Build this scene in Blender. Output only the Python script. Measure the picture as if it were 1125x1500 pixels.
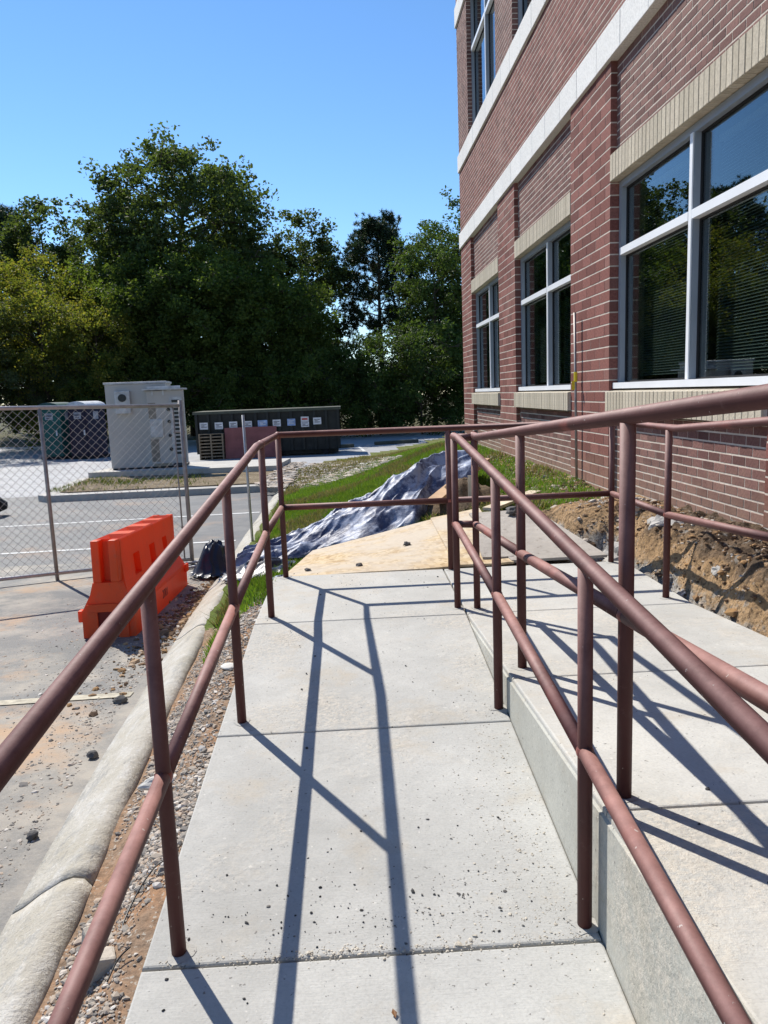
import bpy, bmesh, math, random
import numpy as np
from mathutils import Vector, Matrix, noise as mn
R = math.radians
rng = np.random.default_rng(7); random.seed(7)
for o in list(bpy.data.objects): bpy.data.objects.remove(o)
scene = bpy.context.scene
COL = scene.collection

# ------------------------------------------------------------------ camera
cam_d = bpy.data.cameras.new('camera'); cam = bpy.data.objects.new('camera', cam_d); COL.objects.link(cam)
cam_d.sensor_fit = 'HORIZONTAL'; cam_d.sensor_width = 36; cam_d.lens = 1118.56/1125*36
cam_d.clip_start = .02; cam_d.clip_end = 2000
pi_, ro_, ya_ = R(8.831), R(-2.203), R(2.0455)
fw = Vector((math.sin(ya_)*math.cos(pi_), math.cos(ya_)*math.cos(pi_), -math.sin(pi_)))
rt = Vector((math.cos(ya_), -math.sin(ya_), 0)); up = rt.cross(fw)
r2 = math.cos(ro_)*rt+math.sin(ro_)*up; u2 = -math.sin(ro_)*rt+math.cos(ro_)*up
m = Matrix((r2, u2, -fw)).transposed().to_4x4(); m.translation = Vector((-.0193, -3.6807, 1.1297))
cam.matrix_world = m; scene.camera = cam

# ------------------------------------------------------------------ sky, sun, exposure
SUN = Vector((-.392, .583, .711)).normalized()
world = bpy.data.worlds.new('World'); scene.world = world; world.use_nodes = True
wn = world.node_tree; wn.nodes.clear()
sky = wn.nodes.new('ShaderNodeTexSky'); sky.sky_type = 'NISHITA'; sky.sun_disc = False
sky.sun_elevation = math.asin(SUN.z); sky.sun_rotation = math.atan2(SUN.x, SUN.y) % (2*math.pi)
sky.altitude = 200; sky.air_density = 1.0; sky.dust_density = .0; sky.ozone_density = 5.0
bg = wn.nodes.new('ShaderNodeBackground'); bg.inputs[1].default_value = .130
wo = wn.nodes.new('ShaderNodeOutputWorld')
hs = wn.nodes.new('ShaderNodeHueSaturation'); hs.inputs['Saturation'].default_value = 1.10
wn.links.new(sky.outputs[0], hs.inputs['Color']); wn.links.new(hs.outputs[0], bg.inputs[0]); wn.links.new(bg.outputs[0], wo.inputs[0])
sd = bpy.data.lights.new('sun', 'SUN'); sd.energy = 5.0; sd.angle = R(.53); sd.color = (1, .95, .87)
so = bpy.data.objects.new('sun', sd); COL.objects.link(so); so.rotation_euler = SUN.to_track_quat('Z', 'Y').to_euler()
vs = scene.view_settings; vs.view_transform = 'Standard'; vs.look = 'None'; vs.gamma = 1; vs.exposure = .40; vs.use_curve_mapping = False

# ------------------------------------------------------------------ helpers
def tag(o, label=None, cat=None, group=None, kind=None):
    for k, v in (('label', label), ('category', cat), ('group', group), ('kind', kind)):
        if v: o[k] = v
    return o
def link(name, me, mat=None, parent=None, smooth=False):
    o = bpy.data.objects.new(name, me); COL.objects.link(o)
    if mat and not me.materials: me.materials.append(mat)
    if parent: o.parent = parent
    if smooth: me.polygons.foreach_set('use_smooth', [True]*len(me.polygons))
    return o
def obj(name, bm, mat=None, parent=None, smooth=False):
    me = bpy.data.meshes.new(name); bm.normal_update(); bm.to_mesh(me); bm.free()
    return link(name, me, mat, parent, smooth)
def empty(name, loc=(0, 0, 0), rz=0):
    o = bpy.data.objects.new(name, None); COL.objects.link(o); o.location = loc; o.rotation_euler = (0, 0, rz); return o
def npmesh(name, V, F, mat, parent=None, smooth=False):
    V = np.asarray(V, np.float32); F = np.asarray(F, np.int32); k = F.shape[1]
    me = bpy.data.meshes.new(name); me.vertices.add(len(V)); me.vertices.foreach_set('co', V.ravel())
    me.loops.add(F.size); me.loops.foreach_set('vertex_index', F.ravel())
    me.polygons.add(len(F)); me.polygons.foreach_set('loop_start', np.arange(0, F.size, k, dtype=np.int32))
    try: me.polygons.foreach_set('loop_total', np.full(len(F), k, np.int32))
    except Exception: pass
    me.update(calc_edges=True); me.validate()
    if not smooth: me.polygons.foreach_set('use_smooth', [False]*len(me.polygons))
    return link(name, me, mat, parent, smooth)
def box(bm, x0, x1, y0, y1, z0, z1, M=None, bev=0):
    vs_ = [bm.verts.new((x, y, z)) for x in (x0, x1) for y in (y0, y1) for z in (z0, z1)]
    fs = [bm.faces.new([vs_[i] for i in q]) for q in ((0, 1, 3, 2), (4, 6, 7, 5), (0, 4, 5, 1), (2, 3, 7, 6), (0, 2, 6, 4), (1, 5, 7, 3))]
    if M: bmesh.ops.transform(bm, matrix=M, verts=vs_)
    if bev: bmesh.ops.bevel(bm, geom=list({e for f in fs for e in f.edges}), offset=bev, segments=2, affect='EDGES', profile=.5)
    return fs
def boxo(name, dims, mat, parent=None, bev=0, M=None):
    bm = bmesh.new(); box(bm, *dims, M=M, bev=bev); return obj(name, bm, mat, parent)
def ring(bm, c, d, r, n, upv=None):
    d = d.normalized(); a = d.orthogonal().normalized() if upv is None else (upv-d*upv.dot(d)).normalized(); b = d.cross(a)
    return [bm.verts.new(c+r*(math.cos(2*math.pi*k/n)*a+math.sin(2*math.pi*k/n)*b)) for k in range(n)]
def tube(bm, pts, r, n=12, cap=True):
    pts = [Vector(p) for p in pts]; rs = r if isinstance(r, (list, tuple)) else [r]*len(pts); prev = None
    upv = (pts[-1]-pts[0]).orthogonal()
    for i, p in enumerate(pts):
        d = (pts[min(i+1, len(pts)-1)]-pts[max(i-1, 0)])
        k = 1.0
        if 0 < i < len(pts)-1:
            c = (pts[i+1]-p).normalized().dot((p-pts[i-1]).normalized()); k = 1/max(.5, math.sqrt((1+c)/2))
        rg = ring(bm, p, d, rs[i], n, upv)
        if k > 1.001:
            # widen the mitre in the plane of the bend
            t1 = (p-pts[i-1]).normalized(); t2 = (pts[i+1]-p).normalized(); ax = (t2-t1).normalized()
            for v in rg: q = v.co-p; v.co = p+q+ax*q.dot(ax)*(k-1)
        if prev:
            for k2 in range(n): bm.faces.new((prev[k2], prev[(k2+1) % n], rg[(k2+1) % n], rg[k2]))
        elif cap: bm.faces.new(rg[::-1])
        prev = rg
    if cap: bm.faces.new(prev)
def tubeo(name, pts, r, mat, parent=None, n=14):
    bm = bmesh.new(); tube(bm, pts, r, n); o = obj(name, bm, mat, parent)
    for p in o.data.polygons: p.use_smooth = len(p.vertices) == 4
    return o
def sm(t): t = max(0., min(1., t)); return t*t*(3-2*t)
def lerp(a, b, t): return a+(b-a)*t
def grid(name, xs, ys, fz, mat, parent=None, keep=None, smooth=True):
    V = []; nx, ny = len(xs), len(ys)
    for y in ys:
        for x in xs: V.append(fz(x, y) if not isinstance(fz(x, y), float) else (x, y, fz(x, y)))
    F = []
    for j in range(ny-1):
        for i in range(nx-1):
            if keep and not keep(.5*(xs[i]+xs[i+1]), .5*(ys[j]+ys[j+1])): continue
            F.append((j*nx+i, j*nx+i+1, (j+1)*nx+i+1, (j+1)*nx+i))
    return npmesh(name, V, F, mat, parent, smooth)
ICO = [Vector(v).normalized() for v in ((0, 1, 1.618), (0, 1, -1.618), (0, -1, 1.618), (0, -1, -1.618), (1, 1.618, 0), (1, -1.618, 0), (-1, 1.618, 0), (-1, -1.618, 0), (1.618, 0, 1), (-1.618, 0, 1), (1.618, 0, -1), (-1.618, 0, -1))]
ICOF = [(0, 2, 8), (0, 8, 4), (0, 4, 6), (0, 6, 9), (0, 9, 2), (3, 1, 10), (3, 10, 5), (3, 5, 7), (3, 7, 11), (3, 11, 1), (2, 5, 8), (8, 5, 10), (8, 10, 4), (4, 10, 1), (4, 1, 6), (6, 1, 11), (6, 11, 9), (9, 11, 7), (9, 7, 2), (2, 7, 5)]
def pebbles(name, P, S, mat, flat=.7, parent=None):
    """P: n x 3 points, S: n radii -> one mesh of faceted stones"""
    n = len(P); T = np.array(ICO, np.float32)
    V = T[None]*(1+rng.uniform(-.32, .32, (n, 12, 1)))
    sc = np.stack([rng.uniform(.7, 1.3, n), rng.uniform(.7, 1.3, n), rng.uniform(.45, 1, n)*flat], 1)
    V = V*sc[:, None]*np.asarray(S)[:, None, None]
    a = rng.uniform(0, 6.28, n); c, s = np.cos(a)[:, None], np.sin(a)[:, None]
    X = V[..., 0]*c-V[..., 1]*s; Y = V[..., 0]*s+V[..., 1]*c
    V = np.stack([X, Y, V[..., 2]], 2)+np.asarray(P)[:, None]
    F = (np.array(ICOF)[None]+12*np.arange(n)[:, None, None]).reshape(-1, 3)
    return npmesh(name, V.reshape(-1, 3), F, mat, parent)
def rock(name, loc, size, mat, seed, sub=2, rough=.25):
    bm = bmesh.new(); bmesh.ops.create_icosphere(bm, subdivisions=sub+1, radius=1)
    for v in bm.verts:
        k = 1+rough*mn.noise(v.co*1.4+Vector((seed, 0, 0)))*1.6+rough*.4*mn.noise(v.co*4+Vector((0, seed, 0)))
        v.co = Vector((v.co.x*size[0], v.co.y*size[1], v.co.z*size[2]))*k
    o = obj(name, bm, mat, None); o.location = loc; o.rotation_euler = (0, 0, seed*1.7); return o

# ------------------------------------------------------------------ materials
class NT:
    def __init__(s, name):
        s.m = bpy.data.materials.new(name); s.m.use_nodes = True; s.t = s.m.node_tree; s.t.nodes.clear()
        s.out = s.n('OutputMaterial'); s.co = s.n('TexCoord').outputs['Object']
    def n(s, k, **kw):
        x = s.t.nodes.new('ShaderNode'+k)
        for a, b in kw.items(): setattr(x, a, b)
        return x
    def l(s, a, b): s.t.links.new(a, b)
    def noise(s, scale, detail=4, rough=.6, co=None, stretch=None, w=0):
        x = s.n('TexNoise'); x.inputs['Scale'].default_value = scale; x.inputs['Detail'].default_value = detail; x.inputs['Roughness'].default_value = rough
        c = co or s.co
        if stretch or w:
            mp = s.n('Mapping'); mp.inputs['Scale'].default_value = stretch or (1, 1, 1); mp.inputs['Location'].default_value = (w, w*.7, w*.3); s.l(c, mp.inputs[0]); c = mp.outputs[0]
        s.l(c, x.inputs['Vector']); return x.outputs['Fac']
    def ramp(s, fac, stops, interp='LINEAR'):
        x = s.n('ValToRGB'); x.color_ramp.interpolation = interp; e = x.color_ramp.elements
        while len(e) < len(stops): e.new(.5)
        for q, (p, c) in zip(e, stops):
            q.position = p; q.color = (c, c, c, 1) if isinstance(c, (int, float)) else (*c, 1)
        s.l(fac, x.inputs[0]); return x.outputs[0]
    def mix(s, fac, a, b, mode='MIX'):
        x = s.n('MixRGB', blend_type=mode)
        for i, v in ((0, fac), (1, a), (2, b)):
            if isinstance(v, (int, float)): x.inputs[i].default_value = v if i == 0 else (v, v, v, 1)
            elif isinstance(v, tuple): x.inputs[i].default_value = (*v, 1)
            else: s.l(v, x.inputs[i])
        return x.outputs[0]
    def bump(s, h, st=.3, dist=.01, nrm=None):
        x = s.n('Bump'); x.inputs['Strength'].default_value = st; x.inputs['Distance'].default_value = dist; s.l(h, x.inputs['Height'])
        if nrm: s.l(nrm, x.inputs['Normal'])
        return x.outputs[0]
    def bsdf(s, col, rough=.8, spec=.3, metal=0, nrm=None, **kw):
        b = s.n('BsdfPrincipled')
        for k, v in (('Base Color', col), ('Roughness', rough), ('Specular IOR Level', spec), ('Metallic', metal), *kw.items()):
            if isinstance(v, tuple): b.inputs[k].default_value = (*v, 1)
            elif isinstance(v, (int, float)): b.inputs[k].default_value = v
            else: s.l(v, b.inputs[k])
        if nrm: s.l(nrm, b.inputs['Normal'])
        return b
    def done(s, sh): s.l(sh.outputs[0], s.out.inputs[0]); return s.m
    def rand(s):
        a = s.n('ObjectInfo').outputs['Random']; b = s.n('NewGeometry').outputs['Random Per Island']
        x = s.n('Math', operation='ADD'); s.l(a, x.inputs[0]); s.l(b, x.inputs[1])
        y = s.n('Math', operation='FRACT'); s.l(x.outputs[0], y.inputs[0]); return y.outputs[0]
M = {}
def simple(name, col, rough=.6, spec=.4, metal=0, var=.25, scale=6, bump=0, bscale=60, **kw):
    t = NT(name); c = t.mix(t.ramp(t.noise(scale, 5), [(.3, 0), (.7, 1)]), tuple(x*(1-var) for x in col), tuple(min(1, x*(1+var)) for x in col))
    nr = t.bump(t.noise(bscale, 4), bump, .01) if bump else None
    M[name] = t.done(t.bsdf(c, rough, spec, metal, nr, **kw)); return M[name]

# concrete of the ramp
def concrete(name, base=(.51, .50, .462), warm=(.47, .40, .30), broom=True):
    t = NT(name)
    big = t.noise(1.6, 6, .65); mid = t.noise(9, 5, .6); fine = t.noise(140, 3, .7); speck = t.noise(75, 2, .5, w=3)
    c = t.mix(t.ramp(big, [(.35, 0), (.68, 1)]), tuple(x*.84 for x in base), tuple(x*1.1 for x in base))
    c = t.mix(t.ramp(mid, [(.35, 0), (.75, .35)]), c, tuple(x*.78 for x in base))
    c = t.mix(t.ramp(t.noise(3.1, 6, .7, w=9), [(.54, 0), (.70, .6)]), c, warm)
    c = t.mix(t.ramp(t.noise(.9, 6, .75, w=31), [(.47, 0), (.68, .5)]), c, tuple(x*.6 for x in base))
    c = t.mix(t.ramp(t.noise(6, 6, .8, w=41), [(.63, 0), (.70, .5)]), c, (.66, .64, .58))
    c = t.mix(t.ramp(fine, [(.3, .35), (.55, 0)]), c, tuple(x*.55 for x in base))
    c = t.mix(t.ramp(speck, [(.69, 0), (.73, .7)]), c, (.12, .11, .10))
    c = t.mix(t.ramp(t.noise(48, 2, .5, w=5), [(.70, 0), (.76, .6)]), c, (.66, .63, .57))
    c = t.mix(1, c, t.ramp(t.n('ObjectInfo').outputs['Random'], [(0, .93), (1, 1.03)]), 'MULTIPLY')
    h = t.mix(.5, fine, t.noise(40, 3, .6))
    nr = t.bump(h, .35, .004)
    if broom: nr = t.bump(t.noise(30, 3, .6, stretch=(.35, 9, 1)), .22, .003, nr)
    nr = t.bump(mid, .25, .012, nr)
    sand = t.ramp(t.noise(1.5, 5, .6, w=51), [(.50, 0), (.62, 1)])
    c = t.mix(t.mix(1, sand, t.ramp(t.noise(55, 4, .75, w=8), [(.42, 0), (.6, .75)]), 'MULTIPLY'), c, (.58, .53, .45))
    nr = t.bump(t.mix(1, sand, t.noise(70, 5, .75, w=19), 'MULTIPLY'), .8, .007, nr)
    M[name] = t.done(t.bsdf(c, .88, .25, 0, nr)); return M[name]
concrete('concrete'); concrete('concrete_wall', (.47, .465, .415), (.40, .36, .28), False)
concrete('concrete_patch', (.47, .455, .415)); concrete('concrete_pad', (.52, .50, .46))
# kerb
t = NT('kerb'); big = t.noise(2.2, 6, .7)
c = t.mix(t.ramp(big, [(.3, 0), (.7, 1)]), (.36, .325, .255), (.50, .475, .425))
c = t.mix(t.ramp(t.noise(5, 5, .7, stretch=(3, 1, 1), w=2), [(.5, 0), (.72, .8)]), c, (.54, .525, .49))
c = t.mix(t.ramp(t.noise(7, 4, .7, w=11), [(.58, 0), (.70, .6)]), c, (.25, .25, .24))
c = t.mix(t.ramp(t.noise(90, 3, .7), [(.32, .5), (.46, 0)]), c, (.26, .23, .19))
c = t.mix(t.ramp(t.noise(45, 3, .6, w=6), [(.62, 0), (.72, .6)]), c, (.66, .64, .60))
c = t.mix(t.ramp(t.noise(3, 6, .8, stretch=(4, .8, 1), w=13), [(.57, 0), (.63, .55), (.70, .1)]), c, (.23, .23, .225))
M['kerb'] = t.done(t.bsdf(c, .9, .2, 0, t.bump(t.noise(75, 5, .75), .7, .007, t.bump(t.noise(12, 5, .7), .7, .02))))
# asphalt, weathered, with pale dust and orange clay stains
def asphalt(name, base, dust, clay=.0, agg=1.):
    t = NT(name); big = t.noise(.55, 6, .65); agg_n = t.noise(150, 2, .6); ag2 = t.noise(70, 3, .7, w=4)
    c = t.mix(t.ramp(big, [(.35, 0), (.7, 1)]), tuple(x*.85 for x in base), tuple(x*1.2 for x in base))
    c = t.mix(t.ramp(agg_n, [(.35, .5*agg), (.55, 0)]), c, tuple(x*.4 for x in base))
    c = t.mix(t.ramp(ag2, [(.60, 0), (.72, .6*agg)]), c, tuple(min(1, x*2.1) for x in base))
    c = t.mix(t.ramp(t.noise(1.1, 7, .75, w=6), [(.43, 0), (.62, .8)]), c, dust)
    if clay: c = t.mix(t.ramp(t.noise(.9, 6, .72, w=17), [(.53, 0), (.66, clay)]), c, (.42, .24, .11))
    M[name] = t.done(t.bsdf(c, .72, .38, 0, t.bump(t.mix(.5, agg_n, ag2), .5, .006))); return M[name]
asphalt('asphalt_near', (.15, .148, .14), (.37, .325, .26), .7)
asphalt('asphalt_glare', (.29, .295, .305), (.36, .36, .36), 0, .6)  # pale base has the sun glare of the distant tarmac built in
asphalt('asphalt_mid', (.12, .123, .125), (.18, .175, .165), .3, .8)
# soils
def soil(name, cols, sc=3., bump=1., dist=.03, sp=None):
    t = NT(name); c = t.ramp(t.noise(sc, 7, .7), [(.28+.44*i/(len(cols)-1), q) for i, q in enumerate(cols)])
    c = t.mix(t.ramp(t.noise(45, 4, .7, w=3), [(.35, .6), (.55, 0)]), c, tuple(x*.4 for x in cols[0]))
    if sp: c = t.mix(t.ramp(t.noise(sp[0], 3, .6, w=8), [(.60, 0), (.66, .85)]), c, sp[1])
    nr = t.bump(t.noise(35, 6, .75), bump, dist*.5, t.bump(t.noise(9, 5, .7), bump*.7, dist))
    M[name] = t.done(t.bsdf(c, .95, .1, 0, nr)); return M[name]
soil('soil_strip', [(.20, .15, .11), (.29, .20, .135), (.36, .21, .12), (.34, .30, .25)], 3.2, .9, .015, (60, (.42, .38, .32)))
t = NT('bank'); sx = t.n('SeparateXYZ'); t.l(t.co, sx.inputs[0])
mm = t.n('Math', operation='MULTIPLY_ADD'); t.l(t.noise(4.5, 7, .75), mm.inputs[0]); mm.inputs[1].default_value = .42; t.l(sx.outputs['Z'], mm.inputs[2])
c = t.ramp(mm.outputs[0], [(.13, (.54, .52, .49)), (.19, (.50, .45, .38)), (.23, (.62, .42, .24)), (.36, (.56, .36, .19)), (.43, (.26, .18, .115)), (.49, (.15, .108, .075))])
c = t.mix(t.ramp(t.noise(13, 5, .7, w=8), [(.58, 0), (.66, .7)]), c, (.50, .48, .44))
c = t.mix(t.ramp(t.noise(40, 5, .75, w=3), [(.36, .75), (.52, 0)]), c, (.07, .05, .035))
v = t.n('TexVoronoi'); v.inputs['Scale'].default_value = 16; t.l(t.co, v.inputs['Vector'])
M['bank'] = t.done(t.bsdf(c, .95, .1, 0, t.bump(t.noise(35, 6, .75), 1, .03, t.bump(v.outputs['Distance'], .9, .05, t.bump(t.noise(9, 6, .75), 1, .06)))))
soil('topsoil', [(.10, .072, .05), (.16, .115, .075), (.23, .17, .11)], 5, 1., .03)
t = NT('lawn_earth'); c = t.ramp(t.noise(.9, 6, .7), [(.3, (.10, .15, .028)), (.52, (.13, .17, .035)), (.7, (.22, .18, .10))])
M['lawn_earth'] = t.done(t.bsdf(t.mix(t.ramp(t.noise(60, 4), [(.35, .6), (.6, 0)]), c, (.05, .055, .02)), .95, .1, 0, t.bump(t.noise(50, 4), 1, .02)))
soil('lawn_far', [(.12, .15, .04), (.15, .17, .05), (.22, .17, .10)], .8, 1, .03); M['far_ground'] = simple('far_ground', (.10, .095, .05), .95, .1, var=.4, scale=.4)
soil('mulch', [(.13, .10, .06), (.22, .17, .11), (.33, .27, .18)], 2.2, 1, .03, (12, (.45, .38, .27)))
# railing paint: dull red-brown primer, paler on top for dust and painted sunlight, raw red at the welds
t = NT('rail_paint'); geo = t.n('NewGeometry'); sep = t.n('SeparateXYZ'); t.l(geo.outputs['Normal'], sep.inputs[0])
c = t.mix(t.ramp(t.noise(5, 5, .6), [(.3, 0), (.7, 1)]), (.06, .018, .016), (.088, .027, .024))
c = t.mix(t.ramp(t.noise(2.3, 4, .6, w=21), [(.60, 0), (.72, .6)]), c, (.30, .075, .055))
upz = t.ramp(sep.outputs['Z'], [(.05, 0), (.75, .9)])
dust = t.mix(1, t.ramp(t.noise(9, 6, .75, w=5), [(.30, .35), (.70, 1)]), upz, 'MULTIPLY')  # upward faces: dust, with sunlit brightness mixed into the same tone
c = t.mix(dust, c, (.38, .205, .178))
c = t.mix(t.ramp(t.noise(24, 5, .7, w=15), [(.62, 0), (.75, .2)]), c, (.22, .14, .125))
c = t.mix(t.ramp(t.noise(60, 3, .6, w=2), [(.70, 0), (.74, .7)]), c, (.5, .46, .42))
M['rail_paint'] = t.done(t.bsdf(c, .62, .35, 0, t.bump(t.noise(40, 4), .15, .003)))
t = NT('rail_weld'); c = t.mix(t.ramp(t.noise(25, 4), [(.35, 0), (.7, 1)]), (.17, .06, .05), (.33, .085, .06))
M['rail_weld'] = t.done(t.bsdf(c, .5, .4, 0, t.bump(t.noise(90, 3), .3, .003)))
# masonry
def brick(name, a, b, c3):
    t = NT(name); r = t.rand(); c = t.ramp(r, [(0, a), (.5, b), (1, c3)])
    c = t.mix(t.ramp(t.noise(55, 4, .7), [(.3, .55), (.6, 0)]), c, tuple(x*.55 for x in a))
    c = t.mix(t.ramp(t.noise(90, 3, .7, w=3), [(.62, 0), (.75, .4)]), c, tuple(min(1, x*1.9) for x in b))
    c = t.mix(t.ramp(t.noise(.8, 5, .6, w=12), [(.52, 0), (.75, .22)]), c, (.42, .32, .27))
    sx = t.n('SeparateXYZ'); t.l(t.n('NewGeometry').outputs['Position'], sx.inputs[0])
    mm = t.n('Math', operation='MULTIPLY_ADD'); t.l(t.noise(5, 5, .7, co=t.n('NewGeometry').outputs['Position']), mm.inputs[0]); mm.inputs[1].default_value = .7; t.l(sx.outputs['Z'], mm.inputs[2])
    c = t.mix(t.ramp(mm.outputs[0], [(.45, .55), (.95, 0)]), c, (.36, .25, .175))
    M[name] = t.done(t.bsdf(c, .88, .2, 0, t.bump(t.noise(70, 5, .7), .6, .004))); return M[name]
brick('brick_red', (.15, .054, .045), (.215, .081, .066), (.28, .115, .095))
brick('brick_brown', (.125, .06, .054), (.19, .095, .083), (.255, .135, .115))
brick('brick_tan', (.47, .415, .32), (.525, .465, .365), (.575, .51, .40))
brick('cast_stone', (.74, .73, .70), (.77, .76, .73), (.80, .79, .76))
simple('mortar', (.60, .53, .455), .92, .1, var=.12, scale=9, bump=.5, bscale=120)
simple('joint_dark', (.02, .018, .016), .9, .1)
simple('alu_white', (.78, .80, .82), .38, .5, .0, .05, 2)
simple('alu_grey', (.27, .305, .35), .42, .5, .1, .08, 2)
simple('gasket', (.015, .015, .017), .6, .3)
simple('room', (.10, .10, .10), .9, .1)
simple('blind', (.30, .32, .30), .6, .3, var=.04)
t = NT('glass'); lw = t.n('LayerWeight'); lw.inputs[0].default_value = .5
pw = t.n('Math', operation='POWER'); t.l(lw.outputs['Facing'], pw.inputs[0]); pw.inputs[1].default_value = 3.4
ad = t.n('Math', operation='MULTIPLY_ADD'); t.l(pw.outputs[0], ad.inputs[0]); ad.inputs[1].default_value = .78; ad.inputs[2].default_value = .05
tr = t.n('BsdfTransparent'); tr.inputs[0].default_value = (.58, .64, .62, 1); gl = t.n('BsdfGlossy'); gl.inputs['Roughness'].default_value = .004; gl.inputs['Color'].default_value = (.9, .95, 1, 1)
mx = t.n('MixShader'); t.l(ad.outputs[0], mx.inputs[0]); t.l(tr.outputs[0], mx.inputs[1]); t.l(gl.outputs[0], mx.inputs[2]); M['glass'] = t.done(mx)
# other things
simple('galv', (.46, .45, .44), .42, .5, .55, .15, 14); simple('galv_dull', (.30, .27, .255), .5, .4, .35, .25, 14)
simple('wire', (.40, .39, .38), .45, .5, .5, .1, 10)
t = NT('orange'); c = t.mix(t.ramp(t.noise(4, 5, .7), [(.35, 0), (.75, .6)]), (.88, .125, .028), (.74, .105, .034))
c = t.mix(t.ramp(t.noise(9, 6, .75, w=4), [(.54, 0), (.74, .5)]), c, (.50, .17, .09))
c = t.mix(t.ramp(t.noise(14, 6, .8, stretch=(1, 1, .35), w=9), [(.60, 0), (.68, .55)]), c, (.30, .12, .07))
b = t.bsdf(c, .45, .4, 0, t.bump(t.noise(25, 3), .08, .004)); tl = t.n('BsdfTranslucent'); tl.inputs[0].default_value = (.9, .10, .02, 1)
mx = t.n('MixShader'); mx.inputs[0].default_value = .36; t.l(b.outputs[0], mx.inputs[1]); t.l(tl.outputs[0], mx.inputs[2]); M['orange'] = t.done(mx)
simple('black_print', (.03, .02, .02), .6); simple('black_rubber', (.012, .012, .014), .7, .3); simple('black_cable', (.01, .01, .01), .4)
t = NT('tarp'); c = t.mix(t.ramp(t.noise(4.5, 6, .75), [(.44, 0), (.56, 1)]), (.05, .065, .13), (.28, .32, .42))
c = t.mix(t.ramp(t.noise(1.2, 4, .6, w=7), [(.56, 0), (.64, .8)]), c, (.028, .036, .085))  # dark navy patches paint the shade of folds into the sheet
M['tarp'] = t.done(t.bsdf(c, .50, .35, 0, t.bump(t.noise(11, 4, .6, stretch=(1, 1.7, 1)), .45, .02)))
simple('tarp_dark', (.012, .016, .035), .38, .5, var=.4, bump=.4, bscale=30)
t = NT('osb'); v = t.n('TexVoronoi'); v.inputs['Scale'].default_value = 34; mp = t.n('Mapping'); mp.inputs['Scale'].default_value = (1, .45, 1); t.l(t.co, mp.inputs[0]); t.l(mp.outputs[0], v.inputs['Vector'])
sp = t.n('SeparateColor'); t.l(v.outputs['Color'], sp.inputs[0])
c = t.ramp(sp.outputs[0], [(0, (.36, .25, .135)), (.5, (.50, .37, .21)), (1, (.58, .46, .29))])
c = t.mix(t.ramp(t.noise(1.6, 6, .7, w=3), [(.36, 0), (.56, .85)]), c, (.50, .44, .36))
M['osb'] = t.done(t.bsdf(c, .85, .2, 0, t.bump(sp.outputs[1], .25, .003)))
t = NT('dirty_board'); c = t.mix(t.ramp(t.noise(2.5, 6, .7), [(.35, 0), (.7, 1)]), (.33, .30, .265), (.45, .41, .36))
c = t.mix(t.ramp(t.noise(16, 4, .7, stretch=(1, .5, 1)), [(.58, 0), (.68, .6)]), c, (.16, .13, .11)); M['dirty_board'] = t.done(t.bsdf(c, .9, .15, 0, t.bump(t.noise(18, 6, .7), .7, .012)))
simple('lumber', (.50, .33, .20), .8, .2, var=.2, scale=5, bump=.2); simple('lumber_pale', (.62, .52, .38), .8, .2)
simple('pallet_wood', (.27, .21, .145), .9, .1, var=.35); simple('red_board', (.26, .10, .095), .8, .2, var=.2, scale=2)
simple('cabinet', (.44, .425, .405), .5, .4, var=.06, scale=1.5); simple('cabinet_tan', (.25, .225, .19), .6, .3); simple('cabinet_light', (.48, .49, .50), .5, .4)
simple('vent_dark', (.03, .035, .035), .6)
simple('teal_plastic', (.004, .085, .08), .4, .4); simple('navy_plastic', (.006, .006, .03), .4, .4); simple('roof_white', (.55, .57, .60), .45, .4); simple('roof_teal', (.03, .08, .08), .45, .4)
simple('dumpster', (.022, .024, .022), .6, .3, var=.4, scale=3); simple('dumpster_rim', (.075, .08, .06), .6, .3)
simple('sign_white', (.62, .62, .64), .5); simple('sign_shaded', (.30, .31, .34), .6); simple('sign_blue', (.28, .38, .60), .5); simple('sign_ink', (.10, .10, .13), .6); simple('sign_red', (.5, .06, .05), .5)  # toilet sign plates: darker copy with their shade in the colour
simple('paint_white', (.62, .62, .60), .7, .2, var=.25, scale=14); simple('paint_old', (.44, .40, .31), .8, .2, var=.35, scale=16)
simple('stone_white', (.60, .58, .53), .9, .1, var=.15, bump=.6, bscale=30); simple('stone_grey', (.12, .115, .11), .85, .2, var=.3, bump=.4)
simple('stone_bank', (.40, .38, .35), .95, .1, var=.3, bump=1, bscale=22); simple('block', (.47, .42, .35), .9, .1, var=.15, bump=.5, bscale=50)
simple('bark', (.075, .058, .044), .95, .1, var=.35, scale=7, bump=1, bscale=18); simple('tape_yellow', (.75, .60, .03), .6)
t = NT('gravel'); c = t.ramp(t.rand(), [(0, (.16, .15, .14)), (.4, (.34, .30, .25)), (.75, (.42, .33, .25)), (1, (.60, .57, .52))]); M['gravel'] = t.done(t.bsdf(c, .85, .2))
simple('sand_grain', (.50, .45, .37), .95, .1, var=.2); t = NT('grit'); c = t.ramp(t.rand(), [(0, (.035, .035, .033)), (.7, (.09, .085, .08)), (1, (.30, .28, .25))]); M['grit'] = t.done(t.bsdf(c, .85, .2))
t = NT('clod'); c = t.ramp(t.rand(), [(0, (.09, .06, .04)), (.35, (.20, .13, .08)), (.65, (.40, .24, .11)), (1, (.50, .47, .42))]); M['clod'] = t.done(t.bsdf(c, .95, .1, 0, t.bump(t.noise(60, 4), .6, .01)))
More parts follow.
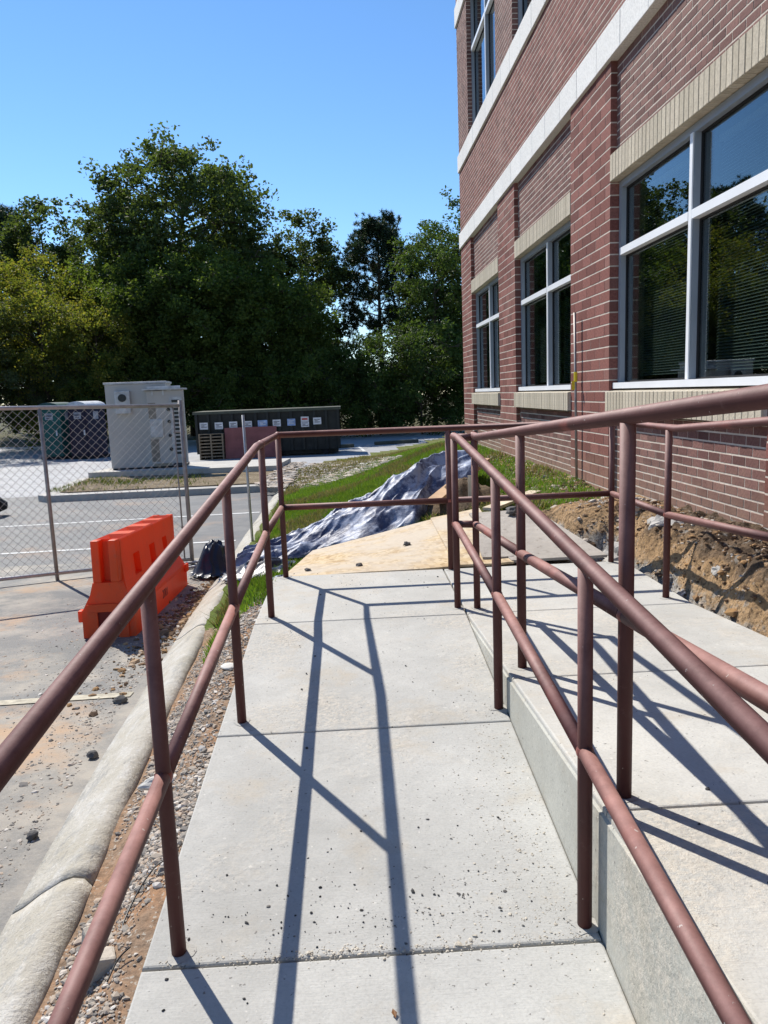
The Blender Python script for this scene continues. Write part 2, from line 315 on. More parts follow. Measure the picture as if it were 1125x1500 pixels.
def leafmat(name, a, b, c3, tr=.42, rough=.6):
    t = NT(name); c = t.ramp(t.n('NewGeometry').outputs['Random Per Island'], [(0, a), (.55, b), (1, c3)])
    big = t.ramp(t.noise(.35, 3, .6), [(.35, .72), (.65, 1.15)]); c = t.mix(1, c, big, 'MULTIPLY')
    p = t.bsdf(c, rough, .3); q = t.n('BsdfTranslucent'); t.l(t.mix(1, c, (1.25, 1.3, .6), 'MULTIPLY'), q.inputs[0])
    mx = t.n('MixShader'); mx.inputs[0].default_value = tr; t.l(p.outputs[0], mx.inputs[1]); t.l(q.outputs[0], mx.inputs[2]); M[name] = t.done(mx)
leafmat('leaf_oak', (.05, .072, .022), (.074, .104, .03), (.105, .14, .042), .48)
leafmat('leaf_dark', (.062, .095, .02), (.092, .132, .028), (.14, .18, .038), .55)
leafmat('leaf_yellow', (.11, .14, .026), (.16, .18, .034), (.26, .22, .045), .55)
leafmat('leaf_grey', (.07, .09, .038), (.095, .12, .05), (.13, .16, .07), .4)
leafmat('leaf_mid', (.052, .085, .02), (.075, .12, .027), (.105, .155, .036), .42)
leafmat('needle', (.022, .042, .022), (.032, .055, .028), (.046, .075, .034), .25, .5)
leafmat('grass_blade', (.095, .175, .02), (.13, .23, .03), (.20, .25, .05), .42, .6)
leafmat('grass_island', (.07, .11, .02), (.11, .15, .035), (.19, .16, .07), .35, .6)
leafmat('grass_dry', (.20, .16, .08), (.28, .22, .12), (.13, .16, .05), .3, .7)

# ------------------------------------------------------------------ lie of the land
S1, S2 = .0809, .0783
LY = [-40, -8, -4, -2, 0, 2, 4.5, 8, 13, 19, 28, 45, 80]; LZ = [.3, -.12, -.3, -.42, -.51, -.62, -.75, -.85, -.93, -1.02, -1.24, -1.35, -1.4]
zlot = lambda y: float(np.interp(y, LY, LZ))
KY = [-9, -2.03, -.86, -.05, 1.41, 2.79, 7.3, 10.2, 13.2]; KX = [-.50, -.84, -.94, -1.0, -1.10, -1.19, -1.39, -1.45, -1.50]
xk = lambda y: float(np.interp(y, KY, KX))
WX0 = 2.35; WA = R(.5)
xw = lambda y: WX0-math.tan(WA)*y
zw = lambda y: float(np.interp(y, [-4, .6, 3.3, 11.9, 20], [.36, .25, .17, .10, -.2]))
rl = lambda y: S1*min(y, 0.); rr = lambda y: -S2*min(y, 0.)
def H(x, y):
    k = zlot(y)+.11
    n = .018*mn.noise(Vector((x*2.2, y*2.2, 0)))+.008*mn.noise(Vector((x*7, y*7, 3)))
    d = ((x+2)*17-(y-17)*6.3)/18.13
    lawn = k+(zw(y)-k)*sm(.08+.92*(x-xk(y))/(xw(y)-xk(y)))**.9*sm(d/6)+n
    if x < -.52 and y < 1.9:
        q = sm((x-xk(y))/(-.6-xk(y))); strip = lerp(k-.015, rl(y)-.035 if y < 1.1 else rl(y)-.08, q)+n*.7
        return lerp(strip, lawn, sm((y-1.0)/.9))
    if x > 1.3 and y < 2.7:
        tt = (x-1.66)/(xw(y)-1.66)
        e = .06*mn.noise(Vector((x*1.5, y*2.3, 9)))
        b = lerp(rr(y)-.11, zw(y), sm((tt+e*2)/.38))
        b += (.06*mn.noise(Vector((x*5, y*5, 1)))+.045*(abs(mn.noise(Vector((x*9, y*9, 5))))-.2)+.03*mn.noise(Vector((x*17, y*17, 8)))+.014*mn.noise(Vector((x*38, y*38, 8))))*sm((x-1.66)/.1)
        hole = -.28*math.exp(-((x-1.80)/.22)**2-((y-1.75)/.45)**2)
        return lerp(b+hole, lawn, max(sm((y-1.75)/.7), sm((1.62-x)/.25) if y > 1.1 else 0))
    if y < 1.08 and x < 1.75: return rl(y)-.3
    if y < 4 and x > -.75: return lawn-.05*sm((4-y)/.6)*sm((x+.75)/.3)
    return lawn
H0 = H
def H(x, y):   # shallow trench under the loose boards
    k = sm((x-.75)/.15)*sm((1.72-x)/.12)*sm((y-1.0)/.1)*sm((2.75-y)/.3)
    return H0(x, y)-.16*k
def frange(a, b, s): n = max(1, int(round((b-a)/s))); return [a+(b-a)*i/n for i in range(n+1)]
# ground to the horizon
o = grid('ground', frange(-400, 400, 40), frange(-60, 900, 40), lambda x, y: (x, y, -1.75-.0004*max(0, y-60)), M['far_ground']); tag(o, kind='structure')
# car park (near bay), drive beyond
def lot(x, y): return (x, y, zlot(y))
o = grid('parking_lot', [-40, -25, -15, -10, -7, -5, -3, -1.2, -.6], frange(-12, 5.6, .8), lot, M['asphalt_near']); tag(o, kind='structure')
o = grid('parking_lot', [-40, -25, -15, -10, -7, -5, -3, -1.2, -.6], frange(5.6, 14.4, .8), lot, M['asphalt_mid']); tag(o, kind='structure')
o = grid('parking_lot', [-40, -25, -15, -10, -7, -5, -3, -1.2, -.6], frange(14.4, 22.4, .8), lot, M['asphalt_glare']); tag(o, kind='structure')
def drive(x, y): return (x, y, zlot(y)+.0)
o = grid('driveway', frange(-60, 60, 5), frange(22.4, 46, 1.18), drive, M['asphalt_glare']); tag(o, kind='structure')
o = grid('driveway_apron', frange(-.6, 11.4, 1.), frange(14.4, 22.4, .8), drive, M['asphalt_glare']); tag(o, kind='structure')
def far(x, y): return (x, y, -1.33+.5*sm((y-46)/8)+.25*mn.noise(Vector((x*.2, y*.2, 0))))
o = grid('wooded_bank', frange(-75, 60, 2.5), frange(45.4, 90, 2.5), far, M['far_ground']); tag(o, kind='structure')
# sheets of verge
o = grid('soil_strip', frange(0, 1, .035), frange(-5, 1.62, .022), lambda u, y: (lerp(xk(y)-.05, -.50, u), y, H(lerp(xk(y)-.05, -.50, u), y)), M['soil_strip']); tag(o, kind='structure')
strip = o
o = grid('soil_bank', frange(.90, 2.42, .022), frange(-4, 2.7, .024), lambda x, y: (x, y, H(x, y)), M['bank']); tag(o, kind='structure')
ys_l = frange(1.05, 14, .09)
o = grid('lawn', frange(0, 1, .018), ys_l, lambda u, y: (lerp(xk(y)-.05, 2.42, u), y, H(lerp(xk(y)-.05, 2.42, u), y)), M['lawn_earth'],
         keep=lambda u, y: not (lerp(xk(y)-.05, 2.42, u) > .93 and y < 2.66) and not (lerp(xk(y), 2.42, u) < -.52 and y < 1.6)); tag(o, kind='structure')
o = grid('lawn_slope', frange(-3, 16, .4), frange(13.9, 40, .4), lambda x, y: (x, y, max(H(x, y), zlot(y)+.03)), M['lawn_far'],
         keep=lambda x, y: ((x+2)*17-(y-17)*6.3)/18.13 > -.1+.25*math.sin(y*1.7) and x > -1.75); tag(o, kind='structure')

# ------------------------------------------------------------------ access ramp
ramp = empty('access_ramp', (0, 0, -.2)); tag(ramp, kind='structure')
def loc(o, parent):  # keep world place under a moved parent
    o.matrix_parent_inverse = Matrix.Translation(-parent.location); return o
JY = [-5.4, -4.2, -3.12, -2.07, -1.03, .08, 1.10]
def panel(name, x0, x1, y0, y1, fz, th):
    bm = bmesh.new(); g = .003 if y0 > -2.2 and y1 > -2 else .005
    V = [[bm.verts.new((x, y, fz(y)-d)) for x in (x0, x1) for y in (y0+g, y1-g)] for d in (0, th)]
    a, b = V; fs = [bm.faces.new((a[0], a[2], a[3], a[1])), bm.faces.new((b[0], b[1], b[3], b[2]))]
    for i, j in ((0, 2), (2, 3), (3, 1), (1, 0)): fs.append(bm.faces.new((a[i], b[i], b[j], a[j])))
    bmesh.ops.recalc_face_normals(bm, faces=bm.faces)
    es = [e for e in bm.edges if all(v in a for v in e.verts)]
    bmesh.ops.bevel(bm, geom=es, offset=.006, segments=2, affect='EDGES', profile=.5)
    return bm
for y0, y1 in zip(JY[:-1], JY[1:]):
    loc(obj('concrete_panel', panel('p', -.565, .516, y0, y1, rl, .16), M['concrete'], ramp), ramp)
    loc(obj('concrete_panel', panel('p', .524, 1.69, y0, y1, rr, .14), M['concrete'], ramp), ramp)
bm = bmesh.new()  # wall under the upper run
pr = [(.518, rl(-5.4)-.3, rr(-5.4)-.012, -5.4), (.518, -.3, -.012, .08)]
a = [bm.verts.new(q) for q in ((.518, -5.4, -.8), (1.66, -5.4, -.8), (1.66, -5.4, rr(-5.4)-.02), (.535, -5.4, rr(-5.4)-.006), (.518, -5.4, rr(-5.4)-.022))]
b = [bm.verts.new(q) for q in ((.518, .075, -.4), (1.66, .075, -.4), (1.66, .075, -.02), (.535, .075, -.014), (.518, .075, -.03))]
for i in range(5): bm.faces.new((a[i], a[(i+1) % 5], b[(i+1) % 5], b[i]))
bm.faces.new(a[::-1]); bm.faces.new(b); bmesh.ops.recalc_face_normals(bm, faces=bm.faces)
loc(obj('ramp_wall', bm, M['concrete_wall'], ramp), ramp)
loc(boxo('footing', (-.56, 1.685, .09, 1.09, -.45, -.155), M['concrete_wall'], ramp), ramp)
bm = bmesh.new()
a = [bm.verts.new((x, y, rl(y)-d)) for y in (-5.4, .085) for x in (-.55, .51) for d in (.155, .5)]
for q in ((0, 1, 3, 2), (4, 6, 7, 5), (0, 4, 5, 1), (2, 3, 7, 6), (0, 2, 6, 4), (1, 5, 7, 3)): bm.faces.new([a[i] for i in q])
loc(obj('footing', bm, M['concrete_wall'], ramp), ramp)

# ------------------------------------------------------------------ railings
HT, HM, RP, RR = .90, .4467, .0175, .0188
XL, XR, XS, XB, YF = -.4876, .4888, .5876, 1.6012, 1.07
def weld(parent, p, r): 
    bm = bmesh.new(); bmesh.ops.create_uvsphere(bm, u_segments=14, v_segments=8, radius=r); 
    o = obj('weld', bm, M['rail_weld'], parent, True); o.location = Vector(p); return o
def grout(parent, x, y, z):
    bm = bmesh.new(); n = 18; c = bm.verts.new((0, 0, .0012)); rg = []
    for k in range(n):
        a_ = 2*math.pi*k/n; q = .036+.022*mn.noise(Vector((math.cos(a_)+x*9, math.sin(a_)+y*5, 0))); rg.append(bm.verts.new((q*math.cos(a_), q*math.sin(a_), .0003)))
    for k in range(n): bm.faces.new((c, rg[k], rg[(k+1) % n]))
    o = obj('grout_patch', bm, M['concrete_patch'], parent, True); o.location = (x, y, z+.001); return o
def post(parent, x, y, z, g=True):
    bm = bmesh.new(); tube(bm, [(0, 0, -.05), (0, 0, HT-.012)], RP, 16); o = obj('post', bm, M['rail_paint'], parent)
    for p in o.data.polygons: p.use_smooth = len(p.vertices) == 4
    o.location = (x, y, z)
    if g: grout(parent, x, y, z).rotation_euler = ((math.atan(S1) if x < .55 else -math.atan(S2)) if y < .05 else 0, 0, 0)
def rails(parent, pts, name='top_rail'):
    o = tubeo(name, pts, RR, M['rail_paint'], parent, 18); return o
outer = empty('outer_handrail'); tag(outer, 'red-brown pipe handrail running round the outer edge of the concrete ramp', 'handrail')
zl = lambda y, h: rl(y)+h
zr_ = lambda y, h: rr(y)+h
for y in (-4.2, -3.13, -2.0266, -.9311, .1881, YF): post(outer, XL, y, rl(y))
post(outer, .565, YF, 0)
post(outer, XB, YF, 0)
for y in (.1998, -.90, -2.0, -3.1, -4.2): post(outer, XB, y, rr(y))
rails(outer, [(XL, -5.2, zl(-5.2, HT)), (XL, .02, zl(0, HT)), (XL, .19, HT), (XL, YF, HT), (XB, YF, HT), (XB, .1, HT), (XB, -5.2, zr_(-5.2, HT))])
for a_, b_ in ((-5.2, -4.2), (-4.2, -3.13), (-3.13, -2.0266), (-2.0266, -.9311), (-.9311, .1881), (.1881, YF)):
    rails(outer, [(XL, a_+.012, zl(a_, HM)), (XL, b_-.012, zl(b_, HM))], 'mid_rail')
rails(outer, [(XL+.012, YF, HM), (.553, YF, HM)], 'mid_rail'); rails(outer, [(.577, YF, HM), (XB-.012, YF, HM)], 'mid_rail')
for a_, b_ in ((YF, .1998), (.1998, -.9), (-.9, -2.0), (-2., -3.1), (-3.1, -4.2), (-4.2, -5.2)):
    rails(outer, [(XB, a_-.012, zr_(a_, HM)), (XB, b_+.012, zr_(b_, HM))], 'mid_rail')
for y in (-2.0266, -.9311, .1881, YF): weld(outer, (XL, y, zl(y, HM)), .0215)
for y in (.19, YF): weld(outer, (XL, y, HT), .0208)
weld(outer, (XB, YF, HM), .0215); weld(outer, (XB, .1998, HM), .0215); weld(outer, (XB, YF, HT), .0208); weld(outer, (.565, YF, HM), .0205)
inner = empty('inner_handrail'); tag(inner, 'red-brown double pipe handrail between the two runs of the ramp', 'handrail')
for y in (.2, -.93, -2.0209, -3.12, -4.2): post(inner, XR, y, rl(y))
for y in (.17, -.9006, -2.006, -3.1, -4.2): post(inner, XS, y, rr(y))
rails(inner, [(XR, -5.2, zl(-5.2, HT)), (XR, .05, zl(0, HT)), (XR, .2, HT)]); rails(inner, [(XS, -5.2, zr_(-5.2, HT)), (XS, .05, zr_(0, HT)), (XS, .19, HT)])
rails(inner, [(XR, .2, HT-.006), (XS, .17, HT-.006)], 'end_link'); rails(inner, [(XR, .2, HM), (XS, .17, HM)], 'end_link')
for a_, b_ in ((-5.2, -4.2), (-4.2, -3.12), (-3.12, -2.0209), (-2.0209, -.93), (-.93, .2)):
    rails(inner, [(XR, a_+.012, zl(a_, HM)), (XR, b_-.012, zl(b_, HM))], 'mid_rail')
for a_, b_ in ((-5.2, -4.2), (-4.2, -3.1), (-3.1, -2.006), (-2.006, -.9006), (-.9006, .17)):
    rails(inner, [(XS, a_+.012, zr_(a_, HM)), (XS, b_-.012, zr_(b_, HM))], 'mid_rail')
for y in (.2, -.93, -2.0209): weld(inner, (XR, y, zl(y, HM)), .0215)
for y in (.17, -.9006, -2.006): weld(inner, (XS, y, zr_(y, HM)), .0215)
weld(inner, (XR, .2, HT), .0205); weld(inner, (XS, .19, HT), .0205)

# ------------------------------------------------------------------ kerb
kerb = empty('kerb', (xk(0), 0, zlot(0))); tag(kerb, kind='structure')
KP = [(-.36, -.06), (-.355, .012), (-.30, .035), (-.22, .075), (-.13, .115), (-.08, .128), (-.035, .122), (-.008, .10), (.002, .06), (.004, -.1)]
KP = [(x*.74, z) for x, z in KP]
KB = [-9, -6.6, -4.05, -1.47, 1.72, 4.9, 8.1, 11.2, 13.35]
for i, (y0, y1) in enumerate(zip(KB[:-1], KB[1:])):
    V = []; ys = frange(y0+.006, y1-.006, .06); n = len(KP)
    for y in ys:
        for dx, dz in KP:
            V.append((xk(y)+dx+.008*mn.noise(Vector((y*1.5, dx*4, i))), y, zlot(y)+dz*(1+.05*mn.noise(Vector((y*2, 3, i))))+.005*mn.noise(Vector((y*9, dx*20, 2)))))
    F = [(j*n+k, (j+1)*n+k, (j+1)*n+k+1, j*n+k+1) for j in range(len(ys)-1) for k in range(n-1)]
    o = npmesh('kerb_stone', V, F, M['kerb'], kerb, True); loc(o, kerb)
    bm = bmesh.new(); bm.from_mesh(o.data)
    bm.verts.ensure_lookup_table()
    for j0 in (0, (len(ys)-1)*n): bm.faces.new([bm.verts[j0+k] for k in range(n)])
    bmesh.ops.recalc_face_normals(bm, faces=bm.faces); bm.to_mesh(o.data); bm.free()

# planting island beyond the bay, with its own kerb
isl = empty('island', (-4, 15, -.95)); tag(isl, kind='structure')
IP = [(-1.5, 13.3), (-6.75, 13.0), (-7.0, 13.25), (-7.55, 17.2), (-7.2, 20.5), (-1.75, 20.5)]
def polymesh(name, pts, dz, mat, parent, th=.2, inset=0.):
    bm = bmesh.new(); c = np.mean(pts, 0); q = [(x+(c[0]-x)*inset, y+(c[1]-y)*inset) for x, y in pts]
    a = [bm.verts.new((x, y, zlot(y)+dz)) for x, y in q]; b = [bm.verts.new((x, y, zlot(y)+dz-th)) for x, y in q]
    bm.faces.new(a); n = len(q)
    for i in range(n): bm.faces.new((a[i], b[i], b[(i+1) % n], a[(i+1) % n]))
    bmesh.ops.recalc_face_normals(bm, faces=bm.faces); o = obj(name, bm, mat, parent)
    if parent: loc(o, parent)
    return o
polymesh('island_kerb', IP, .14, M['concrete_pad'], isl)
o = polymesh('island_soil', [(-1.5, 13.75), (-6.4, 13.45), (-6.65, 13.6), (-7.2, 17.0), (-6.9, 20.2), (-1.75, 20.2)], .165, M['mulch'], isl, .02)
o = polymesh('equipment_pad', [(-7.25, 17.25), (-2.15, 17.05), (-2.0, 20.1), (-7.1, 20.1)], .30, M['concrete_pad'], None, .3); tag(o, kind='structure')
# painted bay lines
def stripe(name, pts, w, mat):
    V = []
    for i, (x, y) in enumerate(pts):
        for s in (-1, 1): V.append((x, y+s*w/2, zlot(y+s*w/2)+.005))
    F = [(2*i, 2*i+2, 2*i+3, 2*i+1) for i in range(len(pts)-1)]
    o = npmesh(name, V, F, mat); tag(o, kind='structure'); return o
stripe('bay_line', [(x, 9.7+.1*(x+3)) for x in frange(-7.5, -1.75, .5)], .10, M['paint_white'])
stripe('bay_line', [(x, 6.72+.08*(x+3)) for x in frange(-7, -1.72, .5)], .10, M['paint_white'])
stripe('bay_line', [(x, .6+.05*(x+1.3)) for x in frange(-5.5, -1.37, .4)], .085, M['paint_old'])

# ------------------------------------------------------------------ office building
B = empty('office_building', (WX0, 0, 0), WA); tag(B, 'red brick office building with white stone bands and tan window trim', 'building')
# local: u along the wall (+y), depth into the building +x, z up
PIERS = [(-.53, .62), (3.28, 4.47), (7.10, 8.23), (10.72, 11.87)]; BAYS = [(.62, 3.28), (4.47, 7.10), (8.23, 10.72)]
SILL0, SILL1, HEAD0, HEAD1, B1a, B1b, B2a, B2b, B3a, B3b, TOP = .87, 1.10, 2.88, 3.10, 3.87, 4.15, 5.28, 5.58, 7.87, 8.2, 9.6
REC = .055; GAP = .006; GH = .0038
bricks = []   # (u, z, len, height, depth0, material)
def fill(u0, u1, z0, z1, L, h, dep, mat, off=0):
    n = int(round((z1-z0)/h)); h = (z1-z0)/n
    for j in range(n):
        x = u0-(L/2 if (j+off) % 2 else 0)
        while x < u1-.004:
            a_, b_ = max(x, u0), min(x+L, u1)
            if b_-a_ > .03:
                a2, b2 = (a_ if a_ == u0 else a_+GH), (b_ if b_ == u1 else b_-GH); bricks.append(((a2+b2)/2, z0+(j+.5)*h, b2-a2, h-2*GAP, dep, mat))
            x += L
for (a_, b_) in PIERS: fill(a_, b_, -.33, B1a, (b_-a_)/4.5, .1002, 0, 'brick_red')
for (a_, b_) in BAYS:
    fill(a_+.004, b_-.004, -.33, SILL0-.015, .1625, .0648, REC, 'brick_brown')
    fill(a_+.004, b_-.004, HEAD1+.004, B1a, .1625, .0648, REC, 'brick_brown', 1)
fill(-.53, 11.87, B1b, B2a, .1625, .0648, .0, 'brick_red')
for (a_, b_) in PIERS: fill(a_, b_, B2b, B3a, .1625, .0648, .0, 'brick_brown')
fill(-.53, 11.87, B3b, TOP, .1625, .0648, 0, 'brick_red')
CAMU = -3.7
bricks.sort(key=lambda q: -(q[2]*q[3])/((q[0]-CAMU)**2+5.5+(q[1]-1.1)**2)**1.0 * (1 if q[1] < 4.2 and q[0] > .3 else .05))
def brick_me(L, h, d=.118):
    key = (round(L, 3), round(h, 3))
    if key not in brick_cache:
        bm = bmesh.new(); e = .0013
        V = [bm.verts.new(q) for q in ((0, -L/2+e, -h/2+e), (0, L/2-e, -h/2+e), (0, L/2-e, h/2-e), (0, -L/2+e, h/2-e), (e, -L/2, -h/2), (e, L/2, -h/2), (e, L/2, h/2), (e, -L/2, h/2), (d, -L/2, -h/2), (d, L/2, -h/2), (d, L/2, h/2), (d, -L/2, h/2))]
        bm.faces.new(V[:4])
        for k in range(4): bm.faces.new((V[k], V[4+k], V[4+(k+1) % 4], V[(k+1) % 4])); bm.faces.new((V[4+k], V[8+k], V[8+(k+1) % 4], V[4+(k+1) % 4]))
        bmesh.ops.recalc_face_normals(bm, faces=bm.faces); bm.faces.ensure_lookup_table()
        if bm.faces[0].normal.x > 0: bmesh.ops.reverse_faces(bm, faces=bm.faces)
        me = bpy.data.meshes.new('brick'); bm.to_mesh(me); bm.free(); brick_cache[key] = me
    return brick_cache[key]
brick_cache = {}
rest = {}
for i, (u, z, L, h, dep, mat) in enumerate(bricks):
    jit = random.uniform(-.0008, .0008)
    if i < 300:
        me = brick_me(L, h)
        key2 = (me.name, mat)
        if key2 not in brick_cache:
            m2 = me.copy(); m2.materials.clear(); m2.materials.append(M[mat]); brick_cache[key2] = m2
        o = bpy.data.objects.new('brick', brick_cache[key2]); COL.objects.link(o); o.parent = B; o.location = (dep+jit, u, z)
    else:
        me = brick_me(L, h); rest.setdefault(mat, []).append((me, (dep+jit, u, z)))
for mat, lst in rest.items():
    VV = []; FF = []; nv = 0
    tm = {}
    for me, p in lst:
        if me.name not in tm: tm[me.name] = (np.array([v.co for v in me.vertices]), np.array([p_.vertices for p_ in me.polygons]))
        v, f = tm[me.name]; VV.append(v+np.array(p)); FF.append(f+nv); nv += len(v)
    o = npmesh('brickwork', np.concatenate(VV), np.concatenate(FF), M[mat], B); o['kind'] = 'stuff'
# mortar bed behind the bricks, with the window openings left free
bm = bmesh.new(); MD = .0022
def mbox(u0, u1, z0, z1, d0, d1=.32): box(bm, d0, d1, u0, u1, z0, z1)
for (a_, b_) in PIERS: mbox(a_+.003, b_-.003, -.6, B1a+.01, MD); mbox(a_+.003, b_-.003, B2b-.01, B3a+.01, MD)
for (a_, b_) in BAYS: mbox(a_-.001, b_+.001, -.6, SILL0-.018, REC+MD, .3); mbox(a_-.001, b_+.001, HEAD0+.004, B1a+.012, REC+MD, .3)
mbox(-.53, 11.87, B1b-.01, B2a+.01, MD, .31); mbox(-.53, 11.87, B3b-.01, TOP, MD, .31)
obj('mortar_wall', bm, M['mortar'], B)
bm = bmesh.new()   # flank and back of the block, roof slab, nearer part of the front out of frame
box(bm, .012, 14, 11.60, 11.86, -.6, TOP-.02); box(bm, .012, .31, -9, -3.4, -.6, TOP-.02); box(bm, 13.7, 14, -9, 11.6, -.6, TOP); box(bm, .05, 13.9, -9, -8.8, -.6, TOP)
box(bm, .012, .31, -3.4, -.54, -.6, .86); box(bm, .012, .31, -3.4, -.54, 3.1, TOP-.02)
obj('flank_wall', bm, M['brick_red'], B); boxo('roof_slab', (.02, 13.95, -8.9, 11.8, TOP+.002, TOP+.2), M['cast_stone'], B)
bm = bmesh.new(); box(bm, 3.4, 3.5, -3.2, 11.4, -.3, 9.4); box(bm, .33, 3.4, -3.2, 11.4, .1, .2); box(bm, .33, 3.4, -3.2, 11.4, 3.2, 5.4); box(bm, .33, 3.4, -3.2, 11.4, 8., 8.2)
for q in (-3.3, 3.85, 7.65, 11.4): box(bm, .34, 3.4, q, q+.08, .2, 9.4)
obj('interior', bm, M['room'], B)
# stone bands in pieces
for (z0, z1, pr_) in ((B1a, B1b, -.03), (B2a, B2b, -.03), (B3a, B3b, -.03)):
    me = None; n = 21
    for k in range(n):
        w = 12.46/n; u = -.57+k*w
        if me is None:
            bm = bmesh.new(); box(bm, pr_, .2, .002, w-.004, z0, z1, bev=.004); o = obj('band_stone', bm, M['cast_stone'], B); me = o.data
        else: o = link('band_stone', me, None, B)
        o.location = (random.uniform(-.001, .001), u, 0)
    boxo('band_stone', (.2, 14.02, 11.875, 11.90, z0, z1), M['cast_stone'], B)
    for (a_, b_) in PIERS[1:]:
        pass
# tan lintel (soldier) and sloping sill bricks, one by one
def soldier(z0, z1, d0, d1, slope, w):
    bm = bmesh.new(); e = .003
    V = [bm.verts.new(q) for q in ((d0, -w/2, z0), (d0, w/2, z0), (d0, w/2, z1-slope), (d0, -w/2, z1-slope), (d1, -w/2, z0), (d1, w/2, z0), (d1, w/2, z1), (d1, -w/2, z1))]
    for q in ((0, 1, 2, 3), (4, 7, 6, 5), (0, 4, 5, 1), (3, 2, 6, 7), (0, 3, 7, 4), (1, 5, 6, 2)): bm.faces.new([V[i] for i in q])
    bmesh.ops.recalc_face_normals(bm, faces=bm.faces)
    bmesh.ops.bevel(bm, geom=[e_ for e_ in bm.edges if all(abs(v.co.x-d0) < 1e-4 for v in e_.verts)], offset=e, segments=1, affect='EDGES')
    me = bpy.data.meshes.new('tan_brick'); bm.to_mesh(me); bm.free(); me.materials.append(M['brick_tan']); return me
for bi, (a_, b_) in enumerate(BAYS):
    n = int(round((b_-a_)/.0735)); w = (b_-a_)/n
    mh = soldier(HEAD0, HEAD1, -.006, .16, 0, w-.007); ms = soldier(SILL0, SILL1-.005, -.035, .17, .03, w-.007)
    for k in range(n):
        for nm, me in (('lintel_brick', mh), ('sill_brick', ms)):
            o = link(nm, me, None, B); o.location = (random.uniform(-.0015, .0015), a_+(k+.5)*w, 0)
    boxo('mortar_bed', (.004, .15, a_+.002, b_-.002, HEAD0+.006, HEAD1-.004), M['mortar'], B)
    boxo('mortar_bed', (-.02, .16, a_+.002, b_-.002, SILL0+.006, SILL1-.045), M['mortar'], B)
# windows
def window(u0, u1, z0, z1, mull, trans, blinds=True, d=.078):
    fr = .055
    bm = bmesh.new()
    box(bm, d, d+.11, u0, u0+fr, z0, z1); box(bm, d, d+.11, u1-fr, u1, z0, z1)
    box(bm, d, d+.11, u0+fr, u1-fr, z1-fr, z1)
    w = obj('window', bm, M['alu_grey'], B)
    bm = bmesh.new(); box(bm, d-.05, d+.11, u0+.01, u1-.01, z0-.012, z0+.040); obj('sill_frame', bm, M['alu_white'], w)
    for uu in mull:
        boxo('mullion', (d-.012, d-.002, uu-.022, uu+.022, z0+.042, z1-fr), M['alu_white'], w); boxo('mullion_core', (d, d+.11, uu-.03, uu+.03, z0+.042, z1-fr), M['alu_grey'], w)
    us = [u0+fr]+[q for uu in mull for q in (uu-.03, uu+.03)]+[u1-fr]; lights = list(zip(us[::2], us[1::2]))
    for (a1, b1) in lights:
        zs = [z0+.040]+[q for zt in trans for q in (zt-.03, zt+.03)]+[z1-fr]
        for zt in trans: boxo('transom', (d-.014, d+.11, a1, b1, zt-.03, zt+.03), M['alu_white'], w)
        for c0, c1 in zip(zs[::2], zs[1::2]):
            boxo('pane', (d+.055, d+.061, a1+.004, b1-.004, c0+.004, c1-.004), M['glass'], w)
            bm = bmesh.new(); g_ = .014
            box(bm, d+.045, d+.075, a1, a1+g_, c0, c1); box(bm, d+.045, d+.075, b1-g_, b1, c0, c1); box(bm, d+.045, d+.075, a1+g_, b1-g_, c0, c0+g_); box(bm, d+.045, d+.075, a1+g_, b1-g_, c1-g_, c1)
            obj('gasket', bm, M['gasket'], w)
        if blinds:
            zt = z0+.10; V = []; F = []; ang = R(38)
            for k in range(int((z1-.12-zt)/.0215)):
                zc = zt+k*.0215; dx, dz = .0125*math.cos(ang), .0125*math.sin(ang); a2, b2 = a1+.06, b1-.03; i0 = len(V)
                V += [(d+.18-dx, a2, zc-dz), (d+.18-dx, b2, zc-dz), (d+.18+dx, b2, zc+dz), (d+.18+dx, a2, zc+dz)]; F.append((i0, i0+1, i0+2, i0+3))
            npmesh('blind', V, F, M['blind'], w); boxo('blind_rail', (d+.16, d+.20, a1+.05, b1-.02, z1-.13, z1-.09), M['blind'], w)
for (a_, b_) in BAYS:
    window(a_+.01, b_-.01, SILL1+.005, HEAD0-.004, [(a_+b_)/2-.12], [2.28])
    window(a_+.01, b_-.01, B2b+.01, B3a-.01, [(a_+b_)/2-.12], [7.0], False)

# ------------------------------------------------------------------ boards, tarp, lumber beyond the landing
def sheet(name, c4, th, mat, label, cat, group=None):
    bm = bmesh.new(); n = 10; V = {}
    for s in (0, 1):
        for i in range(n+1):
            for j in range(n+1):
                u, v = i/n, j/n; p = lerp(lerp(Vector(c4[0]), Vector(c4[1]), u), lerp(Vector(c4[3]), Vector(c4[2]), u), v)
                V[s, i, j] = bm.verts.new(p+Vector((0, 0, (-th if s else 0)+.006*mn.noise(Vector((u*2, v*2, c4[0][0]))))))
    for i in range(n):
        for j in range(n):
            bm.faces.new((V[0, i, j], V[0, i+1, j], V[0, i+1, j+1], V[0, i, j+1])); bm.faces.new((V[1, i, j], V[1, i, j+1], V[1, i+1, j+1], V[1, i+1, j]))
    for i in range(n):
        for a, b in (((i, 0), (i+1, 0)), ((i+1, n), (i, n)), ((n, i), (n, i+1)), ((0, i+1), (0, i))): bm.faces.new((V[0, *a], V[1, *a], V[1, *b], V[0, *b]))
    bmesh.ops.recalc_face_normals(bm, faces=bm.faces); o = obj(name, bm, mat); tag(o, label, cat, group); return o
sheet('strand_board', [(-.53, 1.13, -.02), (.62, 1.12, .012), (.72, 3.45, -.06), (-.45, 3.35, -.30)], .014, M['osb'], 'yellow strand board laid flat on the ground past the landing', 'board')
